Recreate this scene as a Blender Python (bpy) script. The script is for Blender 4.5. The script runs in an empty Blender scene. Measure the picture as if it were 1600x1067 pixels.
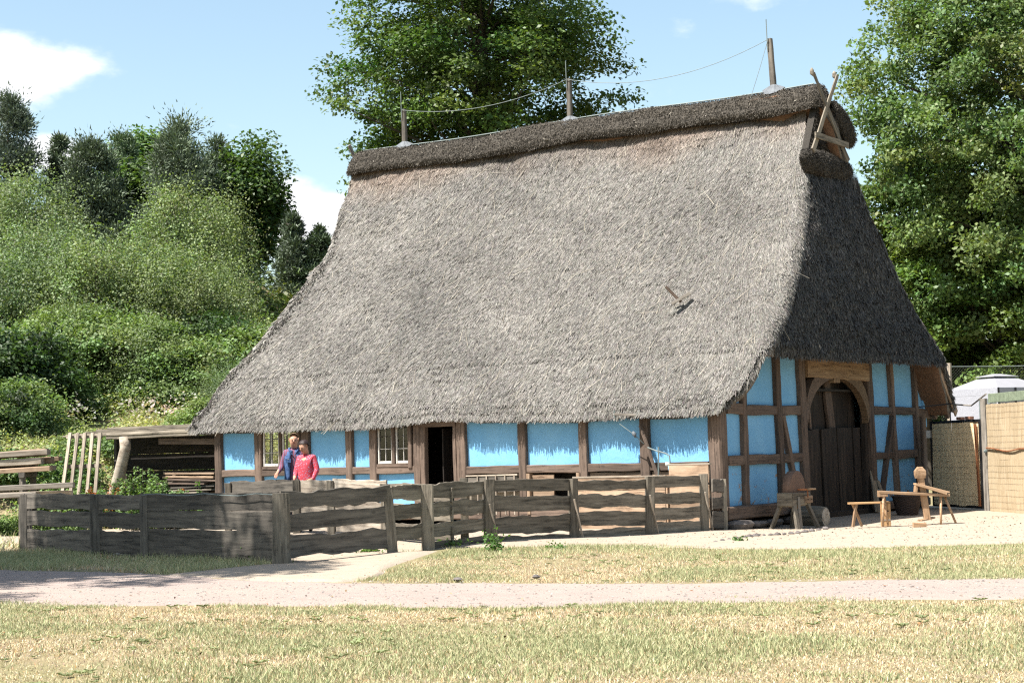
import bpy, math, random
import numpy as np
from mathutils import Vector, Matrix
R = math.radians
random.seed(7); rng = np.random.default_rng(11)
SC = bpy.context.scene
COL = SC.collection

# ------------------------------------------------------------------ camera
CC = np.array([17.658, -31.658, 1.6]); YAW, PIT, ROL, FPX = .6202, .0601, -.0263, 2875.0
_f = np.array([-math.sin(YAW)*math.cos(PIT), math.cos(YAW)*math.cos(PIT), math.sin(PIT)])
_r0 = np.array([math.cos(YAW), math.sin(YAW), 0.]); _u0 = np.cross(_r0, _f)
_r = math.cos(ROL)*_r0 + math.sin(ROL)*_u0; _u = -math.sin(ROL)*_r0 + math.cos(ROL)*_u0
cd = bpy.data.cameras.new('camera'); cam = bpy.data.objects.new('camera', cd); COL.objects.link(cam)
cd.sensor_width = 36; cd.lens = FPX/1600*36; cd.clip_start = .5; cd.clip_end = 3000
M = Matrix.Identity(4)
for i in range(3):
    M[i][0], M[i][1], M[i][2], M[i][3] = _r[i], _u[i], -_f[i], CC[i]
cam.matrix_world = M
SC.camera = cam
# measuring helpers: where a point of the photograph stands on a known plane or at a known distance
def ray(px, py): return _f*FPX + _r*(px-800) - _u*(py-533.5)
def onp(px, py, ax, v):
    d = ray(px, py); return CC + (v-CC[ax])/d[ax]*d
def at(px, py, dep): return CC + ray(px, py)*dep/FPX

# ------------------------------------------------------------------ sun, sky, exposure
SUNDIR = Vector((.27, .54, -1.0)).normalized()
EL = math.asin(-SUNDIR.z)
sl = bpy.data.lights.new('sun', 'SUN'); sun = bpy.data.objects.new('sun', sl); COL.objects.link(sun)
sl.energy = 5.0; sl.angle = R(.53); sl.color = (1, .955, .89)
sun.rotation_euler = SUNDIR.to_track_quat('-Z', 'Y').to_euler()
SC.view_settings.view_transform = 'Standard'; SC.view_settings.look = 'None'
SC.view_settings.exposure = 1.45; SC.view_settings.gamma = 1; SC.view_settings.use_curve_mapping = False
SC.cycles.use_denoising = False; SC.cycles.filter_width = 1.25; SC.cycles.sample_clamp_indirect = 4; SC.cycles.max_bounces = 6; SC.cycles.transparent_max_bounces = 12
SC.cycles.diffuse_bounces = 3; SC.cycles.glossy_bounces = 2; SC.cycles.transmission_bounces = 3
try: SC.cycles.denoising_prefilter = 'ACCURATE'
except Exception: pass

W = bpy.data.worlds.new('World'); SC.world = W; W.use_nodes = True
def build_world():
    nt = W.node_tree; N = nt.nodes; L = nt.links; N.clear()
    out = N.new('ShaderNodeOutputWorld'); bg = N.new('ShaderNodeBackground')
    sky = N.new('ShaderNodeTexSky'); sky.sky_type = 'NISHITA'; sky.sun_disc = False
    sky.sun_elevation = EL; sky.sun_rotation = math.atan2(-SUNDIR.x, -SUNDIR.y) % (2*math.pi)
    sky.air_density = 1.0; sky.dust_density = 1.3; sky.ozone_density = 1.2
    tc = N.new('ShaderNodeTexCoord')
    mp = N.new('ShaderNodeMapping'); mp.inputs['Scale'].default_value = (1, 1, 1.9)
    L.new(tc.outputs['Generated'], mp.inputs['Vector'])
    no = N.new('ShaderNodeTexNoise'); no.inputs['Scale'].default_value = 17; no.inputs['Detail'].default_value = 9
    no.inputs['Roughness'].default_value = .58
    L.new(mp.outputs[0], no.inputs['Vector'])
    big = N.new('ShaderNodeTexNoise'); big.inputs['Scale'].default_value = 2.4; big.inputs['Detail'].default_value = 3
    L.new(mp.outputs[0], big.inputs['Vector'])
    def blob(px, py, rad, amp, prev):
        d = ray(px, py); d = d/np.linalg.norm(d)
        vm = N.new('ShaderNodeVectorMath'); vm.operation = 'DISTANCE'
        L.new(mp.outputs[0], vm.inputs[0]); vm.inputs[1].default_value = (d[0], d[1], d[2]*1.9)
        mr = N.new('ShaderNodeMapRange'); mr.interpolation_type = 'SMOOTHSTEP'
        mr.inputs[1].default_value = 0; mr.inputs[2].default_value = rad; mr.inputs[3].default_value = amp; mr.inputs[4].default_value = 0
        L.new(vm.outputs['Value'], mr.inputs[0])
        if prev is None: return mr.outputs[0]
        a = N.new('ShaderNodeMath'); a.operation = 'MAXIMUM'; L.new(prev, a.inputs[0]); L.new(mr.outputs[0], a.inputs[1]); return a.outputs[0]
    b = None
    for q in [(30, 110, .075, .50), (110, 95, .055, .36), (-60, 130, .09, .5), (440, 330, .06, .75), (500, 350, .06, .85), (400, 300, .03, .55), (560, 380, .08, .8),
              (75, 240, .036, .62), (640, 420, .08, .7), (1070, 45, .028, .28), (1180, -10, .05, .33), (700, 560, .16, .6), (-300, 300, .1, .6), (2200, 200, .12, .6), (2700, -50, .1, .5)]:
        b = blob(*q, b)
    bm = N.new('ShaderNodeMapRange'); bm.inputs[1].default_value = .56; bm.inputs[2].default_value = .78; bm.inputs[3].default_value = 0; bm.inputs[4].default_value = .3
    L.new(big.outputs['Fac'], bm.inputs[0])
    a1 = N.new('ShaderNodeMath'); a1.operation = 'ADD'; L.new(no.outputs['Fac'], a1.inputs[0]); L.new(b, a1.inputs[1])
    a2 = N.new('ShaderNodeMath'); a2.operation = 'ADD'; L.new(a1.outputs[0], a2.inputs[0]); L.new(bm.outputs[0], a2.inputs[1])
    fm = N.new('ShaderNodeMapRange'); fm.interpolation_type = 'SMOOTHSTEP'
    fm.inputs[1].default_value = .66; fm.inputs[2].default_value = 1.0; L.new(a2.outputs[0], fm.inputs[0])
    mix = N.new('ShaderNodeMixRGB'); L.new(fm.outputs[0], mix.inputs[0])
    hs = N.new('ShaderNodeMixRGB'); hs.blend_type = 'MULTIPLY'; hs.inputs[0].default_value = 1
    hs.inputs[2].default_value = (1.38, 1.36, 1.20, 1); L.new(sky.outputs[0], hs.inputs[1])
    L.new(hs.outputs[0], mix.inputs[1]); mix.inputs[2].default_value = (7.6, 7.7, 7.9, 1)
    L.new(mix.outputs[0], bg.inputs['Color']); bg.inputs['Strength'].default_value = .066
    L.new(bg.outputs[0], out.inputs[0])
build_world()

# ------------------------------------------------------------------ numeric noise and terrain
class Fbm:
    def __init__(s, seed, f0, octv=4, n=7, gain=.55):
        g = np.random.default_rng(seed); s.t = []
        for o in range(octv):
            for k in range(n):
                a = g.uniform(0, 2*math.pi); f = f0*2**o*g.uniform(.7, 1.4)
                s.t.append((math.cos(a)*f, math.sin(a)*f, g.uniform(0, 6.28), gain**o))
        s.s = sum(q[3]**2 for q in s.t)**.5
    def __call__(s, x, y):
        r = 0
        for a, b, p, g in s.t: r = r + g*np.sin(a*x+b*y+p)
        return r/s.s*1.2
n_patch = Fbm(1, .55); n_edge = Fbm(2, 1.6); n_low = Fbm(3, .25); n_fine = Fbm(5, 3.0)
def sstep(a, b, x):
    t = np.clip((x-a)/(b-a), 0, 1); return t*t*(3-2*t)
def hz(x, y):
    x = np.asarray(x, float); y = np.asarray(y, float)
    dx, dy = x-CC[0], y-CC[1]
    s = -dx*.75 + dy*.66; l = dx*.66 + dy*.75
    m = 1-sstep(6, 22, l)
    h = 2.2*sstep(47, 54, s)*(1-sstep(3, 13, l)) + 8*sstep(55, 84, s)*m + .8*n_low(x, y)*sstep(60, 90, s)*m
    h = h + .23*np.exp(-((x+5.2)/3.2)**2/2*1.0-((y+6.3)/2.0)**2/2)
    h = h + .012*n_patch(x, y)
    h = h - .10*np.exp(-((x-.9)/1.3)**2/2-((y-1.9)/1.1)**2/2)
    return h

# ------------------------------------------------------------------ mesh helpers
def newmesh(name, V, F, mats, cols=None, smooth=False, midx=None):
    V = np.ascontiguousarray(V, np.float32).reshape(-1, 3); F = np.asarray(F, np.int32)
    me = bpy.data.meshes.new(name); k = F.shape[1]; n = len(F)
    me.vertices.add(len(V)); me.vertices.foreach_set('co', V.ravel())
    me.loops.add(n*k); me.loops.foreach_set('vertex_index', F.ravel())
    me.polygons.add(n); me.polygons.foreach_set('loop_start', np.arange(0, n*k, k, dtype=np.int32))
    if smooth: me.polygons.foreach_set('use_smooth', np.ones(n, bool))
    if midx is not None: me.polygons.foreach_set('material_index', np.asarray(midx, np.int32))
    for m in (mats if isinstance(mats, (list, tuple)) else [mats]): me.materials.append(m)
    if cols is not None:
        a = me.color_attributes.new('tint', 'FLOAT_COLOR', 'POINT')
        c4 = np.ones((len(V), 4), np.float32); c4[:, :3] = cols; a.data.foreach_set('color', c4.ravel())
    me.update(calc_edges=True)
    return me
def pymesh(name, V, F, mats, smooth=False, midx=None):
    me = bpy.data.meshes.new(name); me.from_pydata([tuple(map(float, v)) for v in V], [], F)
    for m in (mats if isinstance(mats, (list, tuple)) else [mats]): me.materials.append(m)
    if smooth:
        for p in me.polygons: p.use_smooth = True
    if midx is not None:
        for p, i in zip(me.polygons, midx): p.material_index = i
    me.update(); return me
def WM(o):
    b = o.matrix_basis.copy()
    return WM(o.parent) @ o.matrix_parent_inverse @ b if o.parent else b
def add(name, me, parent=None, mw=None):
    o = bpy.data.objects.new(name, me); COL.objects.link(o)
    if mw is not None: o.matrix_basis = mw
    if parent is not None:
        o.parent = parent; o.matrix_parent_inverse = WM(parent).inverted()
    return o
def thing(name, label, cat, loc=(0, 0, 0), group=None):
    o = bpy.data.objects.new(name, None); COL.objects.link(o); o.location = loc
    o['label'] = label; o['category'] = cat
    if group: o['group'] = group
    return o
def tag(o, label, cat, group=None):
    o['label'] = label; o['category'] = cat
    if group: o['group'] = group
    return o
def kind(o, k): o['kind'] = k; return o
def dup(root, loc, rz=0, scale=1.0, label=None, group=None):
    r = root.copy(); COL.objects.link(r); r.location = loc; r.rotation_euler = (0, 0, rz)
    r.scale = (scale,)*3 if not isinstance(scale, tuple) else scale
    if label: r['label'] = label
    if group: r['group'] = group
    for ch in list(root.children):
        c = ch.copy(); COL.objects.link(c); c.parent = r
        for g in list(ch.children):
            d = g.copy(); COL.objects.link(d); d.parent = c
    return r
def frame(p0, p1, up):
    x = (p1-p0).normalized(); z = Vector(up); z = (z - x*z.dot(x)).normalized(); y = z.cross(x)
    m = Matrix.Identity(4)
    for i in range(3): m[i][0], m[i][1], m[i][2], m[i][3] = x[i], y[i], z[i], p0[i]
    return m
BG = random.Random(3)
def beam(name, p0, p1, w, h, mat, parent, wob=.008, seg=None, up=(0, 0, 1), taper=1.0, tw=0.0, ew=None, bow=0.0):
    """hewn timber or board from p0 to p1: w across, h along 'up'; uneven edges"""
    p0 = Vector([float(q) for q in p0]); p1 = Vector([float(q) for q in p1]); Ln = (p1-p0).length
    seg = seg or max(2, min(14, int(Ln/.22))); ew = wob if ew is None else ew
    V = []; F = []
    ph = [BG.uniform(0, 6.28) for _ in range(8)]; fr = [BG.uniform(1.6, 4.2) for _ in range(8)]
    def nz(k, x): return .55*math.sin(fr[k]*x*1.5+ph[k])+.3*math.sin(fr[k]*x*3.9+ph[k]*2.1)+BG.uniform(-.3, .3)
    for i in range(seg+1):
        t = i/seg; x = t*Ln; s = 1+(taper-1)*t; a = tw*t; b = bow*math.sin(math.pi*t)
        bev = min(w, h)*.12
        W2, H2 = w/2*s, h/2*s
        l = -W2+wob*nz(0, x); r_ = W2+wob*nz(1, x); d = -H2+ew*nz(2, x); u = H2+ew*nz(3, x)
        ring = [(l+bev, d), (r_-bev, d), (r_, d+bev), (r_, u-bev), (r_-bev, u), (l+bev, u), (l, u-bev), (l, d+bev)]
        for (yy, zz) in ring:
            V.append((x, yy*math.cos(a)-zz*math.sin(a), yy*math.sin(a)+zz*math.cos(a)+b))
    for i in range(seg):
        for k in range(8):
            a, b2 = i*8+k, i*8+(k+1) % 8
            F.append((a, b2, b2+8, a+8))
    F.append(tuple(range(7, -1, -1))); F.append(tuple(range(seg*8, seg*8+8)))
    me = pymesh(name, V, F, mat)
    return add(name, me, parent, frame(p0, p1, up))
def tubemesh(name, pts, rad, mat, n=8, cap=True):
    pts = [Vector([float(q) for q in p]) for p in pts]; V = []; F = []
    if not isinstance(rad, (list, tuple)): rad = [rad]*len(pts)
    prev = None
    for i, p in enumerate(pts):
        d = (pts[min(i+1, len(pts)-1)]-pts[max(i-1, 0)]).normalized()
        if prev is None: s = d.orthogonal().normalized()
        else: s = (prev - d*prev.dot(d)).normalized()
        prev = s; t = d.cross(s)
        for k in range(n):
            a = 2*math.pi*k/n; V.append(p+(s*math.cos(a)+t*math.sin(a))*rad[i])
    for i in range(len(pts)-1):
        for k in range(n):
            a, b = i*n+k, i*n+(k+1) % n; F.append((a, b, b+n, a+n))
    if cap: F.append(tuple(range(n-1, -1, -1))); F.append(tuple(range((len(pts)-1)*n, len(pts)*n)))
    return V, F
def tube(name, pts, rad, mat, parent=None, n=8):
    o0 = Vector([float(q) for q in pts[0]])
    V, F = tubemesh(name, [Vector([float(q) for q in p])-o0 for p in pts], rad, mat, n)
    me = pymesh(name, V, F, mat, smooth=n > 6)
    return add(name, me, parent, Matrix.Translation(o0))
def prism(name, poly, axis, a, b, mat, parent=None):
    """polygon in the plane across 'axis', extruded from a to b"""
    n = len(poly); V = []
    for v in (a, b):
        for (p, q) in poly:
            V.append({0: (v, p, q), 1: (p, v, q), 2: (p, q, v)}[axis])
    F = [tuple(range(n-1, -1, -1)), tuple(range(n, 2*n))]+[(i, (i+1) % n, (i+1) % n+n, i+n) for i in range(n)]
    c = Vector([sum(v[i] for v in V)/len(V) for i in range(3)])
    me = pymesh(name, [Vector(v)-c for v in V], F, mat)
    o = add(name, me, parent, Matrix.Translation(c)); return o
def box(name, lo, hi, mat, parent=None): return prism(name, [(lo[0], lo[1]), (hi[0], lo[1]), (hi[0], hi[1]), (lo[0], hi[1])], 2, lo[2], hi[2], mat, parent)

# ------------------------------------------------------------------ materials
def mat_new(name):
    m = bpy.data.materials.new(name); m.use_nodes = True; nt = m.node_tree
    p = nt.nodes['Principled BSDF']; p.inputs['Specular IOR Level'].default_value = .3
    return m, nt, nt.nodes, nt.links, p
def objvec(N, L, sc):
    tc = N.new('ShaderNodeTexCoord'); oi = N.new('ShaderNodeObjectInfo')
    ad = N.new('ShaderNodeVectorMath'); ad.operation = 'ADD'
    mu = N.new('ShaderNodeMath'); mu.operation = 'MULTIPLY'; mu.inputs[1].default_value = 57.3
    L.new(oi.outputs['Random'], mu.inputs[0]); L.new(tc.outputs['Object'], ad.inputs[0]); L.new(mu.outputs[0], ad.inputs[1])
    mp = N.new('ShaderNodeMapping'); mp.inputs['Scale'].default_value = sc; L.new(ad.outputs[0], mp.inputs[0])
    return mp.outputs[0], ad.outputs[0], oi.outputs['Random']
def ramp(N, L, fac, stops):
    r = N.new('ShaderNodeValToRGB'); e = r.color_ramp.elements
    while len(e) > 1: e.remove(e[-1])
    e[0].position = stops[0][0]; e[0].color = (*stops[0][1], 1)
    for p, c in stops[1:]:
        q = e.new(p); q.color = (*c, 1)
    L.new(fac, r.inputs[0]); return r.outputs[0]
def noise(N, L, vec, sc, det=5, rough=.6, dist=0):
    n = N.new('ShaderNodeTexNoise'); n.inputs['Scale'].default_value = sc; n.inputs['Detail'].default_value = det
    n.inputs['Roughness'].default_value = rough; n.inputs['Distortion'].default_value = dist; L.new(vec, n.inputs['Vector']); return n.outputs['Fac']
def mixc(N, L, f, a, b, mode='MIX'):
    m = N.new('ShaderNodeMixRGB'); m.blend_type = mode
    for i, v in ((0, f), (1, a), (2, b)):
        if isinstance(v, (int, float)): m.inputs[i].default_value = v
        elif isinstance(v, tuple): m.inputs[i].default_value = (*v, 1)
        else: L.new(v, m.inputs[i])
    return m.outputs[0]
def mrange(N, L, v, a, b, c=0., d=1.):
    m = N.new('ShaderNodeMapRange'); L.new(v, m.inputs[0])
    for i, q in ((1, a), (2, b), (3, c), (4, d)): m.inputs[i].default_value = q
    return m.outputs[0]
def bump(N, L, p, h, st, dist=.02):
    b = N.new('ShaderNodeBump'); b.inputs['Strength'].default_value = st; b.inputs['Distance'].default_value = dist
    L.new(h, b.inputs['Height']); L.new(b.outputs[0], p.inputs['Normal'])
def wood(name, c, dark, light=None, grain=22, rough=.85, var=.35):
    m, nt, N, L, p = mat_new(name)
    v, raw, rnd = objvec(N, L, (1.3, grain, grain))
    g = noise(N, L, v, 1.0, 6, .65, .4)
    light = light or tuple(min(1, q*1.45) for q in c)
    col = ramp(N, L, g, [(.36, dark), (.5, c), (.66, light)])
    st = noise(N, L, raw, 2.2, 4, .6)
    col = mixc(N, L, mrange(N, L, st, .35, .7, 0, .55), col, tuple(q*.6 for q in c))
    vk = N.new('ShaderNodeTexVoronoi'); vk.inputs['Scale'].default_value = 1.0
    mk = N.new('ShaderNodeMapping'); mk.inputs['Scale'].default_value = (2.2, 5.5, 5.5); L.new(raw, mk.inputs[0]); L.new(mk.outputs[0], vk.inputs['Vector'])
    col = mixc(N, L, mrange(N, L, vk.outputs['Distance'], .06, .16, .75, 0), col, dark)
    ver = noise(N, L, raw, 9, 5, .7); col = mixc(N, L, mrange(N, L, ver, .45, .7, 0, .45), col, tuple(q*1.25 for q in c))
    f = mrange(N, L, rnd, 0, 1, 1-var, 1+var*.6)
    sc = N.new('ShaderNodeVectorMath'); sc.operation = 'SCALE'; L.new(col, sc.inputs[0]); L.new(f, sc.inputs['Scale'])
    L.new(sc.outputs[0], p.inputs['Base Color']); p.inputs['Roughness'].default_value = rough
    cr = ramp(N, L, g, [(.32, (0, 0, 0)), (.4, (1, 1, 1))])
    bump(N, L, p, cr, .6, .01)
    return m
M_OAK = wood('old_oak', (.165, .118, .09), (.07, .05, .038))
M_OAKL = wood('pale_oak', (.27, .18, .105), (.12, .075, .045), (.38, .27, .17))
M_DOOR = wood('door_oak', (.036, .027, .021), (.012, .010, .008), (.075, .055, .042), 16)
M_FENCE = wood('fence_oak', (.25, .215, .165), (.09, .078, .06), (.40, .35, .275), 18)
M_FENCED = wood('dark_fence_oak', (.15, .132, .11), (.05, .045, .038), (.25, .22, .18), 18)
M_PALE = wood('bleached_board', (.44, .37, .29), (.28, .22, .17), (.68, .60, .50), 20)
M_TAN = wood('tan_board', (.43, .30, .20), (.24, .155, .10), (.56, .42, .30), 12)
M_PINE = wood('fresh_pine', (.60, .36, .17), (.40, .22, .10), (.72, .48, .27), 30, .6)
M_HORSE = wood('worn_beech', (.52, .33, .19), (.30, .18, .10), (.66, .46, .30), 26, .6)
M_POST = wood('grey_post', (.36, .32, .27), (.15, .13, .11), (.52, .47, .41), 26)
M_LOG = wood('peeled_log', (.56, .48, .38), (.30, .23, .17), (.72, .64, .53), 9)
M_RUST = wood('rusty_edge', (.45, .17, .07), (.22, .08, .03), (.55, .27, .13), 10)

def flat(name, c, rough=.7, metal=0, nsc=8, amt=.25, spec=.3):
    m, nt, N, L, p = mat_new(name)
    v, raw, rnd = objvec(N, L, (1, 1, 1))
    n = noise(N, L, raw, nsc, 6, .65)
    L.new(mixc(N, L, mrange(N, L, n, .3, .7), tuple(q*(1-amt) for q in c), tuple(min(1, q*(1+amt)) for q in c)), p.inputs['Base Color'])
    p.inputs['Roughness'].default_value = rough; p.inputs['Metallic'].default_value = metal; p.inputs['Specular IOR Level'].default_value = spec
    bump(N, L, p, n, .3, .01); return m
M_WHITE = flat('white_paint', (.72, .68, .62), .5, 0, 20, .15)
M_BLACKM = flat('black_metal', (.03, .03, .032), .5, .6)
M_LEAD = flat('lead_sheet', (.15, .165, .18), .7, 0)
M_WIRE = flat('galvanised_wire', (.20, .24, .23), .6, 0)
M_MESH = flat('dark_mesh_wire', (.07, .075, .07), .7, 0)
M_DARK = flat('dark_interior', (.03, .026, .022), .9)  # near-black colour standing in for indoor darkness
M_STONE = flat('field_stone', (.17, .15, .14), .85, 0, 9, .4)
M_BRICK = flat('old_brick', (.30, .15, .10), .9, 0, 12, .4)
M_GRIND = flat('sandstone_wheel', (.20, .125, .09), .9, 0, 14, .25)
M_BLUEW = flat('blue_board', (.22, .5, .75), .7)
M_TENT = flat('white_canvas', (.42, .42, .45), .8, 0, 3, .06)
M_TENTS = flat('grey_netting', (.42, .43, .48), .9, 0, 40, .25)
M_GREENB = flat('green_algae_board', (.24, .29, .20), .85, 0, 14, .35)
M_BASKET = flat('dark_wicker', (.055, .037, .03), .8, 0, 60, .5)

def plaster():
    m, nt, N, L, p = mat_new('blue_limewash')
    geo = N.new('ShaderNodeNewGeometry'); pos = geo.outputs['Position']
    n1 = noise(N, L, pos, 1.3, 5, .6); n2 = noise(N, L, pos, 26, 5, .7); n3 = noise(N, L, pos, 5.5, 8, .72, .6)
    col = mixc(N, L, mrange(N, L, n1, .3, .7), (.185, .46, .75), (.26, .55, .82))
    col = mixc(N, L, mrange(N, L, n2, .35, .75, 0, .30), col, (.11, .34, .64))
    sep = N.new('ShaderNodeSeparateXYZ'); L.new(pos, sep.inputs[0])
    gab = mrange(N, L, sep.outputs[0], -.25, -.1)            # only on the gable end
    low = mrange(N, L, sep.outputs[2], 2.6, .3, -.05, .16)     # flaking towards the ground
    th = N.new('ShaderNodeMath'); th.operation = 'ADD'; L.new(n3, th.inputs[0]); L.new(low, th.inputs[1])
    fl = mrange(N, L, th.outputs[0], .715, .74)
    mu = N.new('ShaderNodeMath'); mu.operation = 'MULTIPLY'; L.new(fl, mu.inputs[0]); L.new(gab, mu.inputs[1])
    clay = mixc(N, L, n2, (.32, .19, .11), (.52, .36, .24))
    col = mixc(N, L, mu.outputs[0], col, clay)
    # hairline cracks
    vo = N.new('ShaderNodeTexVoronoi'); vo.feature = 'DISTANCE_TO_EDGE'; vo.inputs['Scale'].default_value = 1.7
    ds = N.new('ShaderNodeVectorMath'); ds.operation = 'ADD'; nn = N.new('ShaderNodeTexNoise'); nn.inputs['Scale'].default_value = 3; nn.inputs['Detail'].default_value = 6
    L.new(pos, nn.inputs['Vector']); L.new(pos, ds.inputs[0]); L.new(nn.outputs['Color'], ds.inputs[1]); L.new(ds.outputs[0], vo.inputs['Vector'])
    ck = mrange(N, L, vo.outputs['Distance'], .0, .006, 1, 0)
    cm = N.new('ShaderNodeMath'); cm.operation = 'MULTIPLY'; L.new(ck, cm.inputs[0]); L.new(mrange(N, L, n3, .5, .62), cm.inputs[1])
    col = mixc(N, L, mrange(N, L, cm.outputs[0], 0, 1, 0, .55), col, (.07, .12, .18))
    L.new(col, p.inputs['Base Color']); p.inputs['Roughness'].default_value = .9
    h = N.new('ShaderNodeMath'); h.operation = 'SUBTRACT'; L.new(n3, h.inputs[0]); L.new(mu.outputs[0], h.inputs[1])
    bump(N, L, p, h.outputs[0], .35, .03)
    return m
M_BLUE = plaster()

def attr_mat(name, rough=.8, transl=0., spec=.25, hue=0.0, tcol=(1.25, 1.35, .55)):
    m, nt, N, L, p = mat_new(name)
    a = N.new('ShaderNodeAttribute'); a.attribute_name = 'tint'
    c = a.outputs['Color']
    if hue:
        oi = N.new('ShaderNodeObjectInfo'); c = mixc(N, L, mrange(N, L, oi.outputs['Random'], 0, 1, 0, 1), mixc(N, L, 1.0, c, (1-hue, 1, 1+hue*.6), 'MULTIPLY'), mixc(N, L, 1.0, c, (1+hue, 1.04, 1-hue), 'MULTIPLY'))
    L.new(c, p.inputs['Base Color']); p.inputs['Roughness'].default_value = rough; p.inputs['Specular IOR Level'].default_value = spec
    if transl:
        t = N.new('ShaderNodeBsdfTranslucent'); L.new(mixc(N, L, 1.0, c, tcol, 'MULTIPLY'), t.inputs['Color'])
        mx = N.new('ShaderNodeMixShader'); mx.inputs[0].default_value = transl
        L.new(p.outputs[0], mx.inputs[1]); L.new(t.outputs[0], mx.inputs[2]); L.new(mx.outputs[0], N['Material Output'].inputs[0])
    return m
M_REED = attr_mat('reed', .62, 0, .35)
M_HEATH = attr_mat('heather', .9)
M_HEATHD = flat('dark_heather', (.05, .044, .037), .95, 0, 30, .4)
M_LEAF = attr_mat('leaf', .5, .30, .3)
M_LEAFB = attr_mat('bush_leaf', .55, .30, .3, .07)
M_NEEDLE = attr_mat('needle', .55, .08, .3)
M_GRASS = attr_mat('grass_blade', .7, .2, .2, tcol=(1.05, 1.0, .8))
M_PEB = attr_mat('pebble', .9)
M_BARK = flat('bark', (.10, .085, .07), .95, 0, 6, .4)
M_BIRCHB = flat('pale_bark', (.36, .33, .29), .9, 0, 6, .4)

def thatch_base():
    m, nt, N, L, p = mat_new('thatch')
    geo = N.new('ShaderNodeNewGeometry'); mp = N.new('ShaderNodeMapping'); mp.inputs['Scale'].default_value = (34, 9, 7)
    L.new(geo.outputs['Position'], mp.inputs[0])
    n = noise(N, L, mp.outputs[0], 1, 6, .7)
    n2 = noise(N, L, geo.outputs['Position'], .8, 5, .6)
    c = ramp(N, L, n, [(.3, (.085, .075, .062)), (.5, (.20, .178, .15)), (.7, (.34, .305, .26))])
    c = mixc(N, L, mrange(N, L, n2, .35, .7, 0, .35), c, (.15, .13, .11))
    L.new(c, p.inputs['Base Color']); p.inputs['Roughness'].default_value = .9
    bump(N, L, p, n, .8, .04); return m
M_THATCH = thatch_base()
M_UNDER = flat('thatch_underside', (.20, .115, .07), .95, 0, 30, .45)

def ground_mat(name, a, b, c, sc=1.2, fine=60, bs=.4, grit=None, lo=(.66, .64, .62), hi=(1.22, 1.2, 1.18)):
    m, nt, N, L, p = mat_new(name)
    geo = N.new('ShaderNodeNewGeometry'); pos = geo.outputs['Position']
    n1 = noise(N, L, pos, sc, 6, .62); n2 = noise(N, L, pos, fine, 4, .7); n3 = noise(N, L, pos, sc*.23, 4, .6)
    col = mixc(N, L, mrange(N, L, n1, .35, .65), a, b)
    col = mixc(N, L, mrange(N, L, n3, .4, .65, 0, .8), col, c)
    col = mixc(N, L, mrange(N, L, n2, .3, .7, 0, 1), mixc(N, L, 1.0, col, lo, 'MULTIPLY'), mixc(N, L, 1.0, col, hi, 'MULTIPLY'))
    if grit:
        vo = N.new('ShaderNodeTexVoronoi'); vo.inputs['Scale'].default_value = grit[0]; L.new(pos, vo.inputs['Vector'])
        col = mixc(N, L, mrange(N, L, vo.outputs['Distance'], .12, .22, .6, 0), col, grit[1])
    L.new(col, p.inputs['Base Color']); p.inputs['Roughness'].default_value = .95; p.inputs['Specular IOR Level'].default_value = .1
    hh = N.new('ShaderNodeMath'); hh.operation = 'MULTIPLY_ADD'; L.new(n1, hh.inputs[0]); hh.inputs[1].default_value = 3.0; L.new(n2, hh.inputs[2])
    bump(N, L, p, hh.outputs[0], bs, .02); return m
M_SOIL = ground_mat('dry_turf', (.40, .325, .20), (.34, .29, .17), (.27, .27, .13), 1.6, 75, .8)
M_PATH = ground_mat('pale_gravel', (.48, .40, .36), (.43, .355, .32), (.49, .405, .355), 2.2, 90, .5, (38, (.30, .27, .25)))
M_SAND = ground_mat('yard_sand', (.50, .42, .335), (.42, .35, .275), (.47, .39, .31), 2.6, 26, .55, None, (.84, .83, .82), (1.08, 1.08, 1.07))

# ------------------------------------------------------------------ ground
def grid_sheet(name, X, Y, Z, mat, k='structure'):
    nx, ny = X.shape; V = np.stack([X, Y, Z], -1).reshape(-1, 3)
    i = np.arange(nx-1)[:, None]*ny+np.arange(ny-1)[None, :]; i = i.ravel()
    F = np.stack([i, i+ny, i+ny+1, i+1], -1)
    o = add(name, newmesh(name, V, F, mat, smooth=True)); o['kind'] = k; return o
def nonuni(c, n, inner, outer):
    t = np.linspace(-1, 1, n); return c + np.sign(t)*(np.abs(t)*inner+(outer-inner)*np.abs(t)**5)
gx_ = nonuni(-6, 361, 75, 900); gy_ = nonuni(0, 361, 75, 900)
GX, GY = np.meshgrid(gx_, gy_, indexing='ij')
grid_sheet('ground', GX, GY, hz(GX, GY), M_SOIL)
def strip(name, xs, lo, hi, mat, ny, rag, off, seed):
    xs = np.asarray(xs); nn = Fbm(seed, 1.2, 4)
    l = lo(xs)+rag*nn(xs, 0*xs); h = hi(xs)+rag*nn(xs, 0*xs+40)
    t = np.linspace(0, 1, ny)[None, :]; X = np.repeat(xs[:, None], ny, 1); Y = l[:, None]*(1-t)+h[:, None]*t
    Z = hz(X, Y)+off
    Z[:, 0] -= off+.012; Z[:, -1] -= off+.012; Z[0] -= off+.012; Z[-1] -= off+.012; Z[:, 1] -= off*.7; Z[:, -2] -= off*.7; Z[1:2] -= off*.7; Z[-2:-1] -= off*.7
    return grid_sheet(name, X, Y, Z, mat)
pth_lo = lambda x: np.interp(x, [-40, -12, .4, 6.5, 11, 14.5, 40], [-19, -18.6, -17.75, -16.2, -13.6, -11.4, 5])
pth_hi = lambda x: np.interp(x, [-40, -5.4, .9, 4.2, 7, 10, 14, 40], [-12.6, -13.0, -13.5, -13.0, -12.1, -10.9, -8.8, 9])
strip('gravel_path', np.linspace(-40, 40, 640), pth_lo, pth_hi, M_PATH, 22, .13, .016, 21)
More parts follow.
